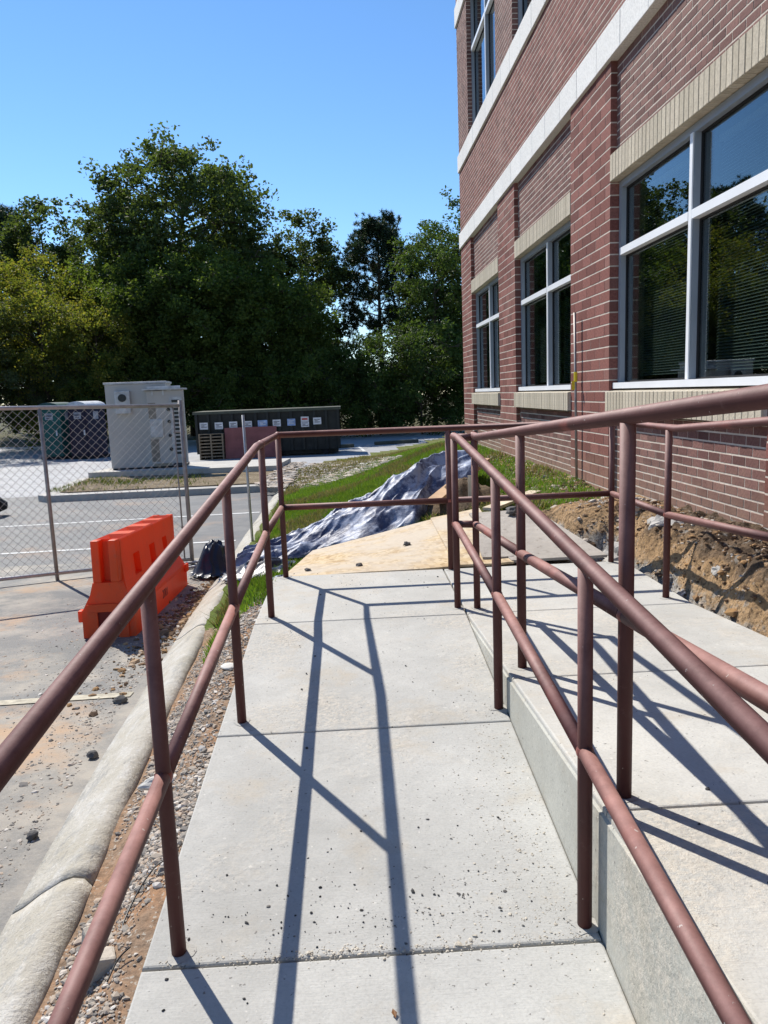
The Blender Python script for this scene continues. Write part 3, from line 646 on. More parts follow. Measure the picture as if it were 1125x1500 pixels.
sheet('plywood_sheet', [(.60, 1.12, .018), (.98, 1.12, .02), (1.10, 3.2, .06), (.66, 3.3, -.03)], .014, M['osb'], 'narrow strand board strip with a dusty end beside the grey boards', 'board')
sheet('dusty_board', [(.97, 1.14, .028), (1.60, 1.14, .034), (1.42, 2.45, .15), (.90, 2.5, .13)], .018, M['dirty_board'], 'grey dirt-covered board beside the dug-out hole', 'board')
sheet('dusty_board', [(.80, 1.25, .034), (1.0, 1.22, .036), (1.02, 1.75, .10), (.83, 1.8, .09)], .018, M['dirty_board'], 'small grey board scrap by the foot of the middle far post', 'board')
# tarp
nu, nv = 260, 110; V = []
for j in range(nv+1):
    for i in range(nu+1):
        u, v = i/nu, j/nv
        x = lerp(-1.2, 1.32, u)+.06*mn.noise(Vector((v*3, u*2, 5)))+(v-.5)*.25
        yn = lerp(3.55, 4.05, u)-.28*sm((u-.35)/.25)*(1-sm((u-.72)/.1))+.10*mn.noise(Vector((u*5, 0, 1))); yf = lerp(4.5, 5.5, u)+.12*mn.noise(Vector((u*4, 7, 1)))
        y = lerp(yn, yf, v)
        hh = (.08+.30*sm(u*1.15))*math.sin(math.pi*min(1, v*1.02))**.75
        w = Vector((u*2.6+v*2.2, v*5.2-u*2.6, 0)); rg = 1-abs(mn.noise(w*1.1))*2.4; rg2 = 1-abs(mn.noise(Vector((u*6+v*3, v*9-u*7, 2))))*2.2; rg3 = mn.noise(Vector((u*30+v*9, v*26-u*14, 5)))
        z = H(x, y)+.012+hh*(1+.25*mn.noise(Vector((x*2, y*2, 4))))+(.085*max(-.5, rg)+.04*max(-.3, rg2)+.005*rg3+.014*max(-.6, 1-abs(mn.noise(Vector((u*17-v*9, v*15+u*6, 7))))*4))*(.35+.65*math.sin(math.pi*v))
        V.append((x+.012*rg3, y+.03*rg2, max(z, H(x, y)+.008)))
F = [(j*(nu+1)+i, j*(nu+1)+i+1, (j+1)*(nu+1)+i+1, (j+1)*(nu+1)+i) for j in range(nv) for i in range(nu)]
o = npmesh('crumpled_tarp', V, F, M['tarp'], None, True); tag(o, 'crumpled silver-blue tarp draped over a heap on the grass', 'tarp')
def drape(name, cx, cy, rx, ry, h, mat, label, cat, seed):
    V = []; n = 44
    for j in range(n+1):
        for i in range(n+1):
            a, b = 2*i/n-1, 2*j/n-1; rr_ = math.hypot(a, b); x = cx+a*rx; y = cy+b*ry
            rg = 1-abs(mn.noise(Vector((a*3+seed, b*3, seed))))*2
            z = H(x, y) if cx > xk(cy) else zlot(y)
            V.append((x+.03*rg, y+.02*rg, z+.008+h*math.exp(-(rr_*(1.5+.35*mn.noise(Vector((3*math.atan2(b, a)*.5, 0, seed)))))**3)*(.85+.28*rg)+.03*max(0, rg)))
    F = [(j*(n+1)+i, j*(n+1)+i+1, (j+1)*(n+1)+i+1, (j+1)*(n+1)+i) for j in range(n) for i in range(n) if math.hypot(2*(i+.5)/n-1, 2*(j+.5)/n-1) < .98+.1*math.sin(i*1.3+j)]
    o = npmesh(name, V, F, mat, None, True); tag(o, label, cat); return o
drape('tarp_bundle', -1.60, 4.45, .27, .33, .32, M['tarp_dark'], 'dark blue tarp bundle standing at the foot of the fence end', 'bundle', 2)
drape('tarp_scrap', -1.02, 3.55, .36, .42, .10, M['tarp_dark'], 'dark tarp end lying between the kerb and the landing corner', 'tarp', 5)
drape('tarp_scrap', -.72, 2.4, .18, .5, .07, M['tarp'], 'small crumpled silver sheet on the grass by the corner post', 'tarp', 8)
# lumber
def plank(name, a, b, w, th, mat, label):
    a, b = Vector(a), Vector(b); d = (b-a); L = d.length
    bm = bmesh.new(); box(bm, 0, L, -w/2, w/2, -th/2, th/2, bev=.003)
    o = obj(name, bm, mat); o.matrix_world = Matrix.Translation(a) @ d.to_track_quat('X', 'Z').to_matrix().to_4x4(); tag(o, label, 'plank'); return o
plank('timber_plank', (.70, 3.62, .06), (1.42, 4.75, .36), .14, .038, M['lumber'], 'reddish timber plank propped up across the tarp end')
plank('timber_stub', (1.12, 3.7, .02), (1.13, 3.76, .30), .09, .04, M['lumber_pale'], 'short pale timber stub standing by the propped plank')
plank('timber_plank', (1.15, 3.0, .075), (1.75, 3.75, .11), .12, .03, M['lumber_pale'], 'pale offcut lying on the grass edge behind the grey boards')
o = drape('spoil_heap', 1.0, 3.95, .42, .42, .20, M['topsoil'], 'small brown soil heap under the propped plank', 'soil heap', 3)
for k, (x, y, z, s) in enumerate(((-.02, 1.42, -.022, .022), (.36, 2.2, -.045, .024), (-.37, 1.42, -.042, .02), (1.22, 2.3, .165, .045))):
    o = rock('dirt_clod', (x, y, z), (s*1.3, s, s*.7), M['stone_grey'], k+3, 1, .4); tag(o, ['dark dirt clod on the strand board nearest the corner post', 'dark dirt clod in the middle of the strand board by the tarp', 'dark dirt clod at the near edge of the strand board', 'dirt lump at the back of the grey dusty board'][k], 'clod')
# survey pole
sp_ = empty('survey_pole', (2.275, 4.12, .12)); tag(sp_, 'thin grey metal pole with yellow tape standing by the brick wall', 'pole')
tubeo('shaft', [(0, 0, -.1), (-.012, .035, 1.74)], .0135, M['galv_dull'], sp_, 10)
bm = bmesh.new(); tube(bm, [(-.007, .021, 1.05), (-.0075, .022, 1.15)], .018, 10); box(bm, -.05, -.02, .008, .010, .97, 1.06); obj('flagging_tape', bm, M['tape_yellow'], sp_)

# ------------------------------------------------------------------ stones, gravel, cables
def strip_pt(n, y0, y1, f):
    P = []
    while len(P) < n:
        y = random.uniform(y0, y1); u = random.random(); x = lerp(xk(y)+.01, -.57, u)
        if mn.noise(Vector((x*3, y*1.6, 4)))+f > random.uniform(-.35, .35): P.append((x, y, H(x, y)+.002))
    return np.array(P)
P = np.concatenate([strip_pt(15000, -1.75, 1.25, .15), strip_pt(5200, -3.2, -1.2, -.05)]); o = pebbles('gravel', P, rng.gamma(1.1, .0026, len(P))+.0013, M['gravel']); tag(o, kind='stuff')
P = []
for k in range(6000):
    y = random.uniform(-3.2, 5); x = xk(y)-.34-abs(random.gauss(0, .55))**1.3
    P.append((x, y, zlot(y)+.001))
o = pebbles('lot_gravel', P, rng.gamma(1.3, .0024, len(P))+.0012, M['gravel'], .6); tag(o, kind='stuff')
P = []
for k in range(1800):
    y = random.gauss(2.6, .8); x = random.gauss(-1.52, .07); P.append((x, y, zlot(y)+.004))
o = pebbles('rubble', P, rng.gamma(1.5, .0055, len(P))+.003, M['clod']); tag(o, kind='stuff')
P = []
for k in range(620):
    c = random.choice([(-.1, -1.97, .30, .07), (-.1, -1.88, .30, .10), (.1, -1.95, .2, .06), (.3, -1.8, .15, .12), (0, -1.3, .35, .35), (-.2, -2.3, .3, .2), (.2, .8, .4, .2), (0, -.3, .4, .5)])
    x = random.gauss(c[0], c[2]); y = random.gauss(c[1], c[3])
    if -.53 < x < .48: P.append((x, y, rl(y)+.001))
for k in range(70):
    x, y = random.uniform(.65, 1.66), random.uniform(-2.5, 1); P.append((x, y, rr(y)+.001))
for k in range(150):
    x, y = 1.66-abs(random.gauss(0, .05)), random.uniform(-2.5, 1); P.append((x, y, rr(y)+.001))
o = pebbles('grit', P, rng.gamma(.8, .0013, len(P))+.0006, M['grit'], .9); tag(o, kind='stuff')
P = []
for k in range(2600):
    c = random.choice([(.40, -1.75, .09, .20), (.30, -1.95, .14, .08), (.42, -1.3, .07, .3), (.2, -2.06, .3, .012), (-.2, -2.06, .2, .012)])
    x, y = random.gauss(c[0], c[2]), random.gauss(c[1], c[3])
    if -.53 < x < .513: P.append((x, y, rl(y)+.0003))
o = pebbles('sand', P, rng.gamma(.9, .0009, len(P))+.0005, M['sand_grain'], .8); tag(o, kind='stuff')
P = []
for k in range(3000):
    y = random.uniform(-2.5, 2.4); x = random.uniform(1.66, 2.33); P.append((x, y, H(x, y)+.002))
o = pebbles('bank_rubble', P, rng.gamma(1.3, .0045, len(P))+.002, M['clod'], .85); tag(o, kind='stuff')
for k, (x, y, s, lab) in enumerate(((1.80, .62, .05, 'pale grey rock at the foot of the cut bank by the second far post'), (1.76, .36, .055, 'white-grey rock cluster low in the cut bank below the side rail'), (1.86, .15, .055, 'chalky rock half way up the cut bank'), (1.80, 1.38, .20, 'grey boulder in the hole by the landing corner'), (1.97, 1.10, .17, 'cracked grey rock in the hole under the rail corner'), (2.02, -.12, .08, 'dark grey rock near the top of the cut bank'))):
    o = rock('bank_rock', (x, y, H(x, y)-.02), (s*.55, s*.75, s*.45), M['stone_bank'] if k != 5 else M['stone_grey'], k*2.3+1, 2, .45); tag(o, lab, 'rock', 'rocks in the cut bank')
o = rock('white_stone', (-.735, -1.12, H(-.735, -1.12)+.012), (.085, .034, .026), M['stone_white'], 4.4, 2, .3); o.rotation_euler = (0, 0, R(8)); tag(o, 'long white stone on the gravel behind the nearest rail post', 'stone')
for k, (x, y, rz, lab) in enumerate(((-.745, -1.86, .7, 'pale concrete lump tilted against the kerb back'), (-.70, -1.99, 2.0, 'broken concrete chunk near the bottom of the picture by the kerb'))):
    bm = bmesh.new(); box(bm, -.03, .03, -.038, .038, -.012, .05, bev=.008)
    for v in bm.verts: v.co += Vector((mn.noise(v.co*30), mn.noise(v.co*30+Vector((5, 0, 0))), 0))*.008
    o = obj('concrete_lump', bm, M['block']); o.location = (x, y, H(x, y)+.003); o.rotation_euler = (.2, .15, rz); tag(o, lab, 'stone')
for k, (x, y, lab) in enumerate(((-1.40, .47, 'dark lump of asphalt lying by the faded bay line'), (-1.30, -.28, 'round grey cobble in the gutter beside the kerb'), (-1.285, -.99, 'small dark stone at the gutter edge'))):
    o = rock('loose_stone', (x, y, zlot(y)+.015), (.034-.006*k, .03-.005*k, .024-.004*k), M['stone_grey'], k+7.7, 1, .3); tag(o, lab, 'stone')
o = rock('flat_stone', (-.63, -.35, H(-.63, -.35)+.006), (.04, .034, .008), M['stone_white'], 3.1, 2, .08); tag(o, 'round flat pale disc in the gravel beside the slab', 'stone')
def cable(pts, r, label):
    P_ = [Vector(p) for p in pts]; out = []
    for i in range(len(P_)-1):
        p0, p1, p2, p3 = P_[max(0, i-1)], P_[i], P_[i+1], P_[min(len(P_)-1, i+2)]
        for k in range(8):
            t_ = k/8; out.append(.5*((2*p1)+(p2-p0)*t_+(2*p0-5*p1+4*p2-p3)*t_**2+(3*p1-p0-3*p2+p3)*t_**3))
    out.append(P_[-1]); out = [Vector((p.x, p.y, H(p.x, p.y)+r+p.z)) for p in out]
    o = tubeo('black_cable', out, r, M['black_cable'], None, 6); tag(o, label, 'cable'); return o
cable([(-.60, -1.66, .02), (-.635, -1.69, .02), (-.665, -1.76, .012), (-.675, -1.84, .006), (-.67, -1.87, .0)], .0022, 'thin black cable curling out from under the slab edge')
cable([(-.615, -1.985, .02), (-.64, -2.01, .015), (-.65, -2.06, .006)], .0022, 'short black cable end near the bottom slab edge')
# fallen leaf on the slab
bm = bmesh.new(); vs3 = [bm.verts.new(q) for q in ((0, -.013, 0), (.006, -.002, .003), (0, .013, .001), (-.006, 0, .003))]; bm.faces.new(vs3)
simple('dead_leaf', (.20, .09, .03), .7); o = obj('dead_leaf', bm, M['dead_leaf']); o.location = (.013, -2.235, rl(-2.235)+.003); o.rotation_euler = (0, 0, .2); tag(o, 'small brown dead leaf on the nearest concrete panel', 'leaf')

# ------------------------------------------------------------------ orange barrier
bar = empty('traffic_barrier', (-1.93, 1.98, zlot(1.98))); bar.rotation_euler = (R(-3.2), 0, R(1.2)); tag(bar, 'orange water-filled plastic barrier standing beside the kerb', 'barrier')
Lb = 2.0; Hb = .74
prof = [(.195, 0), (.195, .20), (.185, .225), (.125, .33), (.112, .40), (.112, .40), (.098, .57), (.098, .57), (.092, Hb-.012), (.082, Hb)]
bm = bmesh.new(); st = [.10, .42, .42, .62, .62, .95, .95, 1.15, 1.15, 1.45, 1.45, 1.62, 1.62, Lb-.10]
def half(k, si):
    x, z = prof[k]
    if si in (2, 3, 6, 7, 10, 11) and k in (5, 6): x -= .05
    return x, z
rows = []
for si, y in enumerate(st):
    row = []
    for k in range(len(prof)): x, z = half(k, si); row.append(bm.verts.new((-x, y, z)))
    for k in range(len(prof)-1, -1, -1): x, z = half(k, si); row.append(bm.verts.new((x, y, z)))
    rows.append(row)
topf = []
for a, b in zip(rows[:-1], rows[1:]):
    for k in range(len(a)-1):
        try:
            f = bm.faces.new((a[k], a[k+1], b[k+1], b[k]))
            if k == len(prof)-1 and any(abs(a[k].co.y-q) < .01 and b[k].co.y-a[k].co.y > .1 for q in (.10, .62, 1.15, 1.62)): topf.append(f)
        except ValueError: pass
bm.faces.new(rows[0]); bm.faces.new(rows[-1][::-1])
bmesh.ops.recalc_face_normals(bm, faces=bm.faces)
ins = bmesh.ops.inset_individual(bm, faces=topf, thickness=.045)
for f in topf:
    for v in f.verts: v.co.z -= .035
# ends: two prongs with a slot, and a lower block with a fork pocket
for (ya, yb) in ((0, .099), (Lb-.099, Lb)):
    for s in (-1, 1):
        x0, x1 = sorted((s*.034, s*.096)); box(bm, x0, x1, ya, yb, .42, Hb, bev=.008)
    V = [bm.verts.new((x, y, z)) for y in (ya, yb) for x, z in ((-.195, 0), (-.195, .20), (-.125, .33), (-.10, .42), (.10, .42), (.125, .33), (.195, .20), (.195, 0))]
    fr_ = bm.faces.new(V[:8][::-1]); bk_ = bm.faces.new(V[8:])
    for k in range(8): bm.faces.new((V[k], V[(k+1) % 8], V[8+(k+1) % 8], V[8+k]))
box(bm, -.098, .098, .09, .11, .42, Hb-.02)
o = obj('body', bm, M['orange'], bar)
bm = bmesh.new()   # near end frame of the fork pocket
box(bm, -.15, -.075, -.022, -.001, .0, .20); box(bm, .075, .15, -.022, -.001, 0, .20); box(bm, -.15, .15, -.022, -.001, .201, .26)
obj('end_frame', bm, M['orange'], bar); boxo('pocket_shade', (-.075, .075, -.006, -.002, .0, .20), simple('pocket', (.16, .012, .006), .7), bar)  # dark red plate paints the shade inside the pocket opening
boxo('tab', (-.235, -.196, .02, .10, .12, .21), M['orange'], bar, .008); boxo('tab', (.196, .225, Lb-.12, Lb-.03, .16, .24), M['orange'], bar, .008)
def text(name, s, size, mat, parent, M4, ext=.0005):
    c = bpy.data.curves.new(name, 'FONT'); c.body = s; c.size = size; c.extrude = ext; c.align_x = 'CENTER'; c.align_y = 'CENTER'
    tmp = bpy.data.objects.new(name, c); COL.objects.link(tmp); dg = bpy.context.evaluated_depsgraph_get()
    me = bpy.data.meshes.new_from_object(tmp.evaluated_get(dg)); bpy.data.objects.remove(tmp); me.materials.clear(); me.materials.append(mat)
    o = bpy.data.objects.new(name, me); COL.objects.link(o); o.parent = parent; o.matrix_local = M4; return o
text('lettering', '2001', .105, M['black_print'], bar, Matrix.Translation((.1965, 1.02, .125)) @ Matrix.Rotation(R(90), 4, 'Z') @ Matrix.Rotation(R(90), 4, 'X'))

# ------------------------------------------------------------------ chain-link fence
FA, FB = Vector((-3.86, 4.33)), Vector((-1.98, 5.20)); fd = (FB-FA).normalized()
fang = math.atan2(fd.y, fd.x)
fence = empty('chain_link_fence', (FB.x, FB.y, zlot(FB.y)), fang); tag(fence, 'galvanised chain-link fence panel standing across the parking bays', 'fence')
fz0 = lambda s: (zlot(FB.y+s*fd.y)-zlot(FB.y))   # s<0 to the left
LF = 4.6; TOPZ = 1.85
s1_ = -1.47; sl = lambda s: -.012*s*0
def fp(s, z): return (s, 0, z+.028*(-s)*.9)   # panel follows the slope of the tarmac
for s, r_ in ((0, .030), (s1_, .026), (-LF, .03)):
    bm = bmesh.new(); tube(bm, [fp(s, -.02 if s else -.03), fp(s, TOPZ+(.06 if s == 0 else 0))], r_*.8, 12); o = obj('fence_post', bm, M['galv_dull'], fence)
    for p in o.data.polygons: p.use_smooth = len(p.vertices) == 4
tubeo('tension_bar', [fp(-.085, .05), fp(-.085, TOPZ-.02)], .009, M['galv_dull'], fence, 8)
tubeo('top_rail', [fp(-LF, TOPZ), fp(0, TOPZ)], .022, M['galv'], fence, 12); tubeo('bottom_rail', [fp(-LF, .06), fp(0, .06)], .020, M['galv'], fence, 12)
for z in (.45, 1.05, 1.55):
    bm = bmesh.new(); tube(bm, [fp(-.1, z), fp(.034, z)], .008, 6); obj('clamp', bm, M['galv_dull'], fence)
bm = bmesh.new(); D = .078; Hh = TOPZ-.08
def wire_seg(a, b, off):
    A, Bv = Vector(fp(*a)), Vector(fp(*b)); A.y += off; Bv.y += off; tube(bm, [A, Bv], .0019, 4, False)
s_ = -LF-Hh
while s_ < 0:
    for sg in (1, -1):
        if sg == 1: a, b = (s_, .06), (s_+Hh, .06+Hh)
        else: a, b = (s_, .06+Hh), (s_+Hh, .06)
        x0, z0 = a; x1, z1 = b; k = (z1-z0)/(x1-x0)
        if x0 < -LF: z0 += k*(-LF-x0); x0 = -LF
        if x1 > -.08: z1 -= k*(x1+.08); x1 = -.08
        if x1-x0 > .02: wire_seg((x0, z0), (x1, z1), .004*sg)
    s_ += D*1.12
obj('chain_link_mesh', bm, M['wire'], fence)
bm = bmesh.new()
tube(bm, [(.22, -.30, .03), (-.22, -.30, .03), (-.27, -.25, .03), (-.27, -.10, .03), (-.22, -.05, .03), (.22, -.05, .03)], .017, 8); o = obj('foot_stand', bm, M['galv'], fence)
stake = tubeo('metal_stake', [(-1.36, 5.92, -.9), (-1.38, 5.92, .93)], .017, M['galv'], None, 10); tag(stake, 'bare galvanised fence stake rising behind the tarp', 'stake')
cone = empty('tarp_flag', (-4.9, 6.8, zlot(6.8)));  # dark lump at the left edge
bpy.data.objects.remove(cone)
o = rock('rubbish_sack', (-7.05, 10.9, zlot(10.9)+.24), (.38, .3, .26), M['black_rubber'], 2.2, 2, .15); tag(o, 'black rubbish sack lying on the tarmac at the left edge', 'sack')

# ------------------------------------------------------------------ equipment cabinet on the pad
zc = zlot(17.9)+.30
cab = empty('equipment_cabinet', (-6.78, 17.75, zc), R(7)); tag(cab, 'tall pale grey equipment cabinet on a concrete pad', 'cabinet'); cab.scale = (1, 1, .955)
boxo('body', (0, 1.62, .12, 1.5, .04, 2.46), M['cabinet'], cab, .01); boxo('base', (.04, 2.0, .05, 1.45, -.02, .04), M['gasket'], cab)
boxo('roof_cap', (-.03, 1.65, .09, 1.53, 2.462, 2.52), M['cabinet_light'], cab, .01)
boxo('side_cabinet', (1.12, 2.10, -.12, .118, .14, 2.24), M['cabinet'], cab, .01); boxo('canopy', (1.02, 2.16, -.2, .6, 2.26, 2.30), M['cabinet_light'], cab); boxo('canopy_box', (1.14, 2.02, -.05, .11, 2.302, 2.37), M['cabinet_light'], cab)
ac = boxo('cooling_unit', (.26, .66, -.02, .118, 1.62, 2.27), M['cabinet_light'], cab, .015)
bm = bmesh.new(); tube(bm, [(.46, -.035, 2.07), (.46, -.022, 2.07)], .11, 24); obj('fan_grille', bm, M['vent_dark'], ac)
for s in (1.26, 1.55): boxo('hinge_strap', (s, s+.04, -.14, -.122, 2.10, 2.25), M['cabinet_light'], cab)
boxo('patch_panel', (1.14, 1.34, -.127, -.121, 1.45, 1.9), M['cabinet_tan'], cab); boxo('patch_panel', (1.14, 1.36, -.127, -.121, .2, .85), M['cabinet_tan'], cab); boxo('junction_box', (1.16, 1.50, -.17, -.121, .9, 1.42), M['cabinet_light'], cab, .01)
lv = boxo('louvre_frame', (1.72, 2.06, -.15, -.121, .3, 2.05), M['cabinet_light'], cab)
me = None
for k in range(14):
    if me is None: s_o = boxo('louvre', (1.78, 1.98, -.165, -.151, 0, .07), M['vent_dark'], lv); me = s_o.data
    else: s_o = link('louvre', me, None, lv)
    s_o.location = (0, 0, .4+k*.115)
for z in (.55, .95, 1.35, 1.7):
    bm = bmesh.new(); tube(bm, [(1.68, -.16, z), (1.68, -.122, z)], .05, 12); obj('latch', bm, M['vent_dark'], cab)

# ------------------------------------------------------------------ portable toilets
def toilet(x, y, rz, mat, roof, label, vent_side):
    t_ = empty('portable_toilet', (x, y, zlot(y)), rz); t_.scale = (1.02, 1.02, 1.13); tag(t_, label, 'toilet', 'portable toilets by the drive')
    boxo('skid', (-.58, .58, -.58, .58, 0, .12), M['black_rubber'], t_); boxo('cabin', (-.54, .54, -.54, .54, .12, 2.02), mat, t_, .02)
    d_ = boxo('door', (-.40, .40, -.565, -.541, .18, 1.92), mat, t_, .006); boxo('sign', (-.2, .2, -.571, -.566, 1.58, 1.84), M['sign_shaded'], d_)
    boxo('sign_text', (-.15, .15, -.574, -.572, 1.70, 1.76), M['sign_ink'], d_); boxo('sign_text', (-.13, .09, -.574, -.572, 1.62, 1.66), M['sign_ink'], d_)
    boxo('handle', (.30, .36, -.60, -.566, .95, 1.15), M['sign_white'], d_)
    for s in (-.50, .50): boxo('corner_rib', (s-.03, s+.03, -.562, -.541, .14, 2.0), mat, t_)
    sd_ = boxo('side_label', (.541, .545, -.2, .1, 1.55, 1.85), M['sign_shaded'], t_)
    bm = bmesh.new(); n = 12; V0 = []
    for y_ in (-.60, .60):
        V0.append([bm.verts.new((.60*math.cos(math.pi*k/n), y_, 2.02+.24*math.sin(math.pi*k/n))) for k in range(n+1)])
    for k in range(n): bm.faces.new((V0[0][k], V0[0][k+1], V0[1][k+1], V0[1][k]))
    bm.faces.new(V0[0]); bm.faces.new(V0[1][::-1]); bm.faces.new((V0[0][0], V0[1][0], V0[1][n], V0[0][n])); bmesh.ops.recalc_face_normals(bm, faces=bm.faces); obj('roof', bm, roof, t_, False)
toilet(-13.45, 31.9, R(-16), M['teal_plastic'], M['roof_teal'], 'teal portable toilet half hidden behind the fence post', 1)
toilet(-11.95, 31.4, R(-24), M['navy_plastic'], M['roof_white'], 'navy portable toilet with an arched white roof', 1)

# ------------------------------------------------------------------ dumpster with signs, pallets, red board, wheel stops
dm = empty('dumpster', (-6.30, 27.1, zlot(27.1)), R(1.0)); tag(dm, 'long dark roll-off dumpster hung with white signs', 'dumpster')
LD, HD = 5.75, 1.78
boxo('body', (0, LD, .06, 2.3, .22, HD), M['dumpster'], dm); boxo('floor_frame', (.1, LD-.1, .25, 2.1, .05, .215), M['dumpster'], dm)
boxo('rim', (-.06, LD+.06, -.03, 2.36, HD+.002, HD+.11), M['dumpster_rim'], dm)
me = None
for k in range(13):
    if me is None: o = boxo('rib', (0, .10, -.04, .058, .22, HD-.004), M['dumpster'], dm, .008); me = o.data
    else: o = link('rib', me, None, dm)
    o.location = (.02+k*(LD-.14)/12, 0, 0)
for x in (.5, LD-.6):
    bm = bmesh.new(); tube(bm, [(x, .1, .13), (x, .35, .13)], .13, 14); obj('roller', bm, M['black_rubber'], dm)
SG = [(.36, 1.33, 'sign_white'), (.95, 1.32, 'sign_white'), (1.52, 1.33, 'sign_white'), (2.10, 1.33, 'sign_white'), (2.68, 1.34, 'sign_blue'), (3.24, 1.34, 'sign_white'), (3.82, 1.35, 'sign_blue'), (4.36, 1.45, 'sign_white'), (4.36, 1.24, 'sign_white'), (4.85, 1.36, 'sign_white')]
for k, (x, z, mt) in enumerate(SG):
    h_ = .10 if k in (7, 8) else .135; w_ = .16 if k != 4 else .19
    s_o = boxo('sign', (x-w_, x+w_, -.062, -.045, z-h_, z+h_), M[mt], dm)
    if k == 7: boxo('sign_mark', (x-.12, x+.11, -.066, -.063, z-.03, z+.04), M['sign_red'], s_o)
    else:
        for j, (a_, b_) in enumerate(((-.12, .11), (-.10, .02), (-.11, .12))): boxo('sign_mark', (x+a_, x+b_, -.066, -.063, z+.045-j*.05, z+.070-j*.05), M['sign_ink' if mt == 'sign_white' else 'sign_white'], s_o)
zd = zlot(26.9)
rb = boxo('red_board', (0, 2.05, -.012, .012, 0, 1.22), M['red_board'], None); rb.location = (-5.12, 26.83, zd+.01); rb.rotation_euler = (R(-7), 0, R(1)); tag(rb, 'dull red board leaning against the dumpster', 'board')
def pallet(z, label):
    p_ = empty('wooden_pallet', (-6.12, 26.72, zd+z), R(1)); tag(p_, label, 'pallet', 'pallets stacked by the dumpster'); me = None
    for zz in (.0, .105):
        for k in range(5):
            if me is None: o = boxo('deck_board', (0, .95, 0, .1, 0, .02), M['pallet_wood'], p_); me = o.data
            else: o = link('deck_board', me, None, p_)
            o.location = (0, k*.2, zz)
    for x in (0, .45, .90): boxo('stringer', (x, x+.05, 0, .9, .021, .104), M['pallet_wood'], p_)
for k in range(8): pallet(k*.128, ['bottom', 'second', 'third', 'fourth', 'fifth', 'sixth', 'seventh', 'top'][k]+(' wooden pallet counted upward in the stack by the dumpster' if 0 < k < 7 else ' wooden pallet of the stack by the dumpster'))
for k, (x, y, w_, lab) in enumerate(((.95, 32.4, 2.2, 'long dark wheel stop on the drive beyond the lawn'), (-.75, 31.2, .75, 'short wheel stop beside the dumpster end'), (5.2, 34.2, 1.5, 'wheel stop partly hidden by the lawn near the building'))):
    bm = bmesh.new(); box(bm, 0, w_, -.09, .09, 0, .16, bev=.03); o = obj('wheel_stop', bm, M['dumpster_rim']); o.location = (x, y, zlot(y)+.002); o.rotation_euler = (0, 0, R(16)); tag(o, lab, 'wheel stop', 'wheel stops')
for k, (x, y) in enumerate(((.35, 28.3), (3.3, 33.4))):
    V = [(x, y, zlot(y)+.006), (x+.12, y, zlot(y)+.006), (x-.1, y+3.6, zlot(y+3.6)+.006), (x-.24, y+3.6, zlot(y+3.6)+.006)]
    o = npmesh('bay_line', V, [(0, 1, 2, 3)], M['paint_white']); tag(o, kind='structure')

# ------------------------------------------------------------------ trees
def leaf_quads(C, rad, n, size, aspect=.62, updown=.35, shell=0.):
    """n leaves round every centre: rhombic leaves with a fold"""
    k = len(C); N = k*n
    c = np.repeat(C, n, 0); r = np.repeat(rad, n)
    d = rng.normal(size=(N, 3)); d /= np.linalg.norm(d, axis=1)[:, None]
    p = c+d*(r*rng.uniform(shell, 1, N)**.6)[:, None]*np.array([1, 1, .8])
    a = rng.normal(size=(N, 3)); a[:, 2] = a[:, 2]*.6-updown; a /= np.linalg.norm(a, axis=1)[:, None]
    b = np.cross(a, rng.normal(size=(N, 3))); b /= np.linalg.norm(b, axis=1)[:, None]
    s = (size*rng.uniform(.6, 1.3, N))[:, None]
    nn = np.cross(a, b)
    V = np.stack([p-a*s*.5, p+b*s*aspect*.5+nn*s*.12, p+a*s*.5, p-b*s*aspect*.5+nn*s*.12], 1).reshape(-1, 3)
    F = np.arange(4*N).reshape(-1, 4); return V, F
def limb(bm, p0, p1, r0, r1, seed, n=6, seg=4):
    p0, p1 = Vector(p0), Vector(p1); pts = []; L = (p1-p0).length
    for i in range(seg+1):
        t_ = i/seg; q = p0.lerp(p1, t_); q += Vector((mn.noise(Vector((seed, t_*2, 0))), mn.noise(Vector((0, seed, t_*2))), .6*mn.noise(Vector((t_*2, 0, seed)))))*L*.10*math.sin(math.pi*t_*.9)
        q.z += L*.08*math.sin(math.pi*t_); pts.append(q)
    tube(bm, pts, [lerp(r0, r1, i/seg) for i in range(seg+1)], n); return pts
TREES = {}
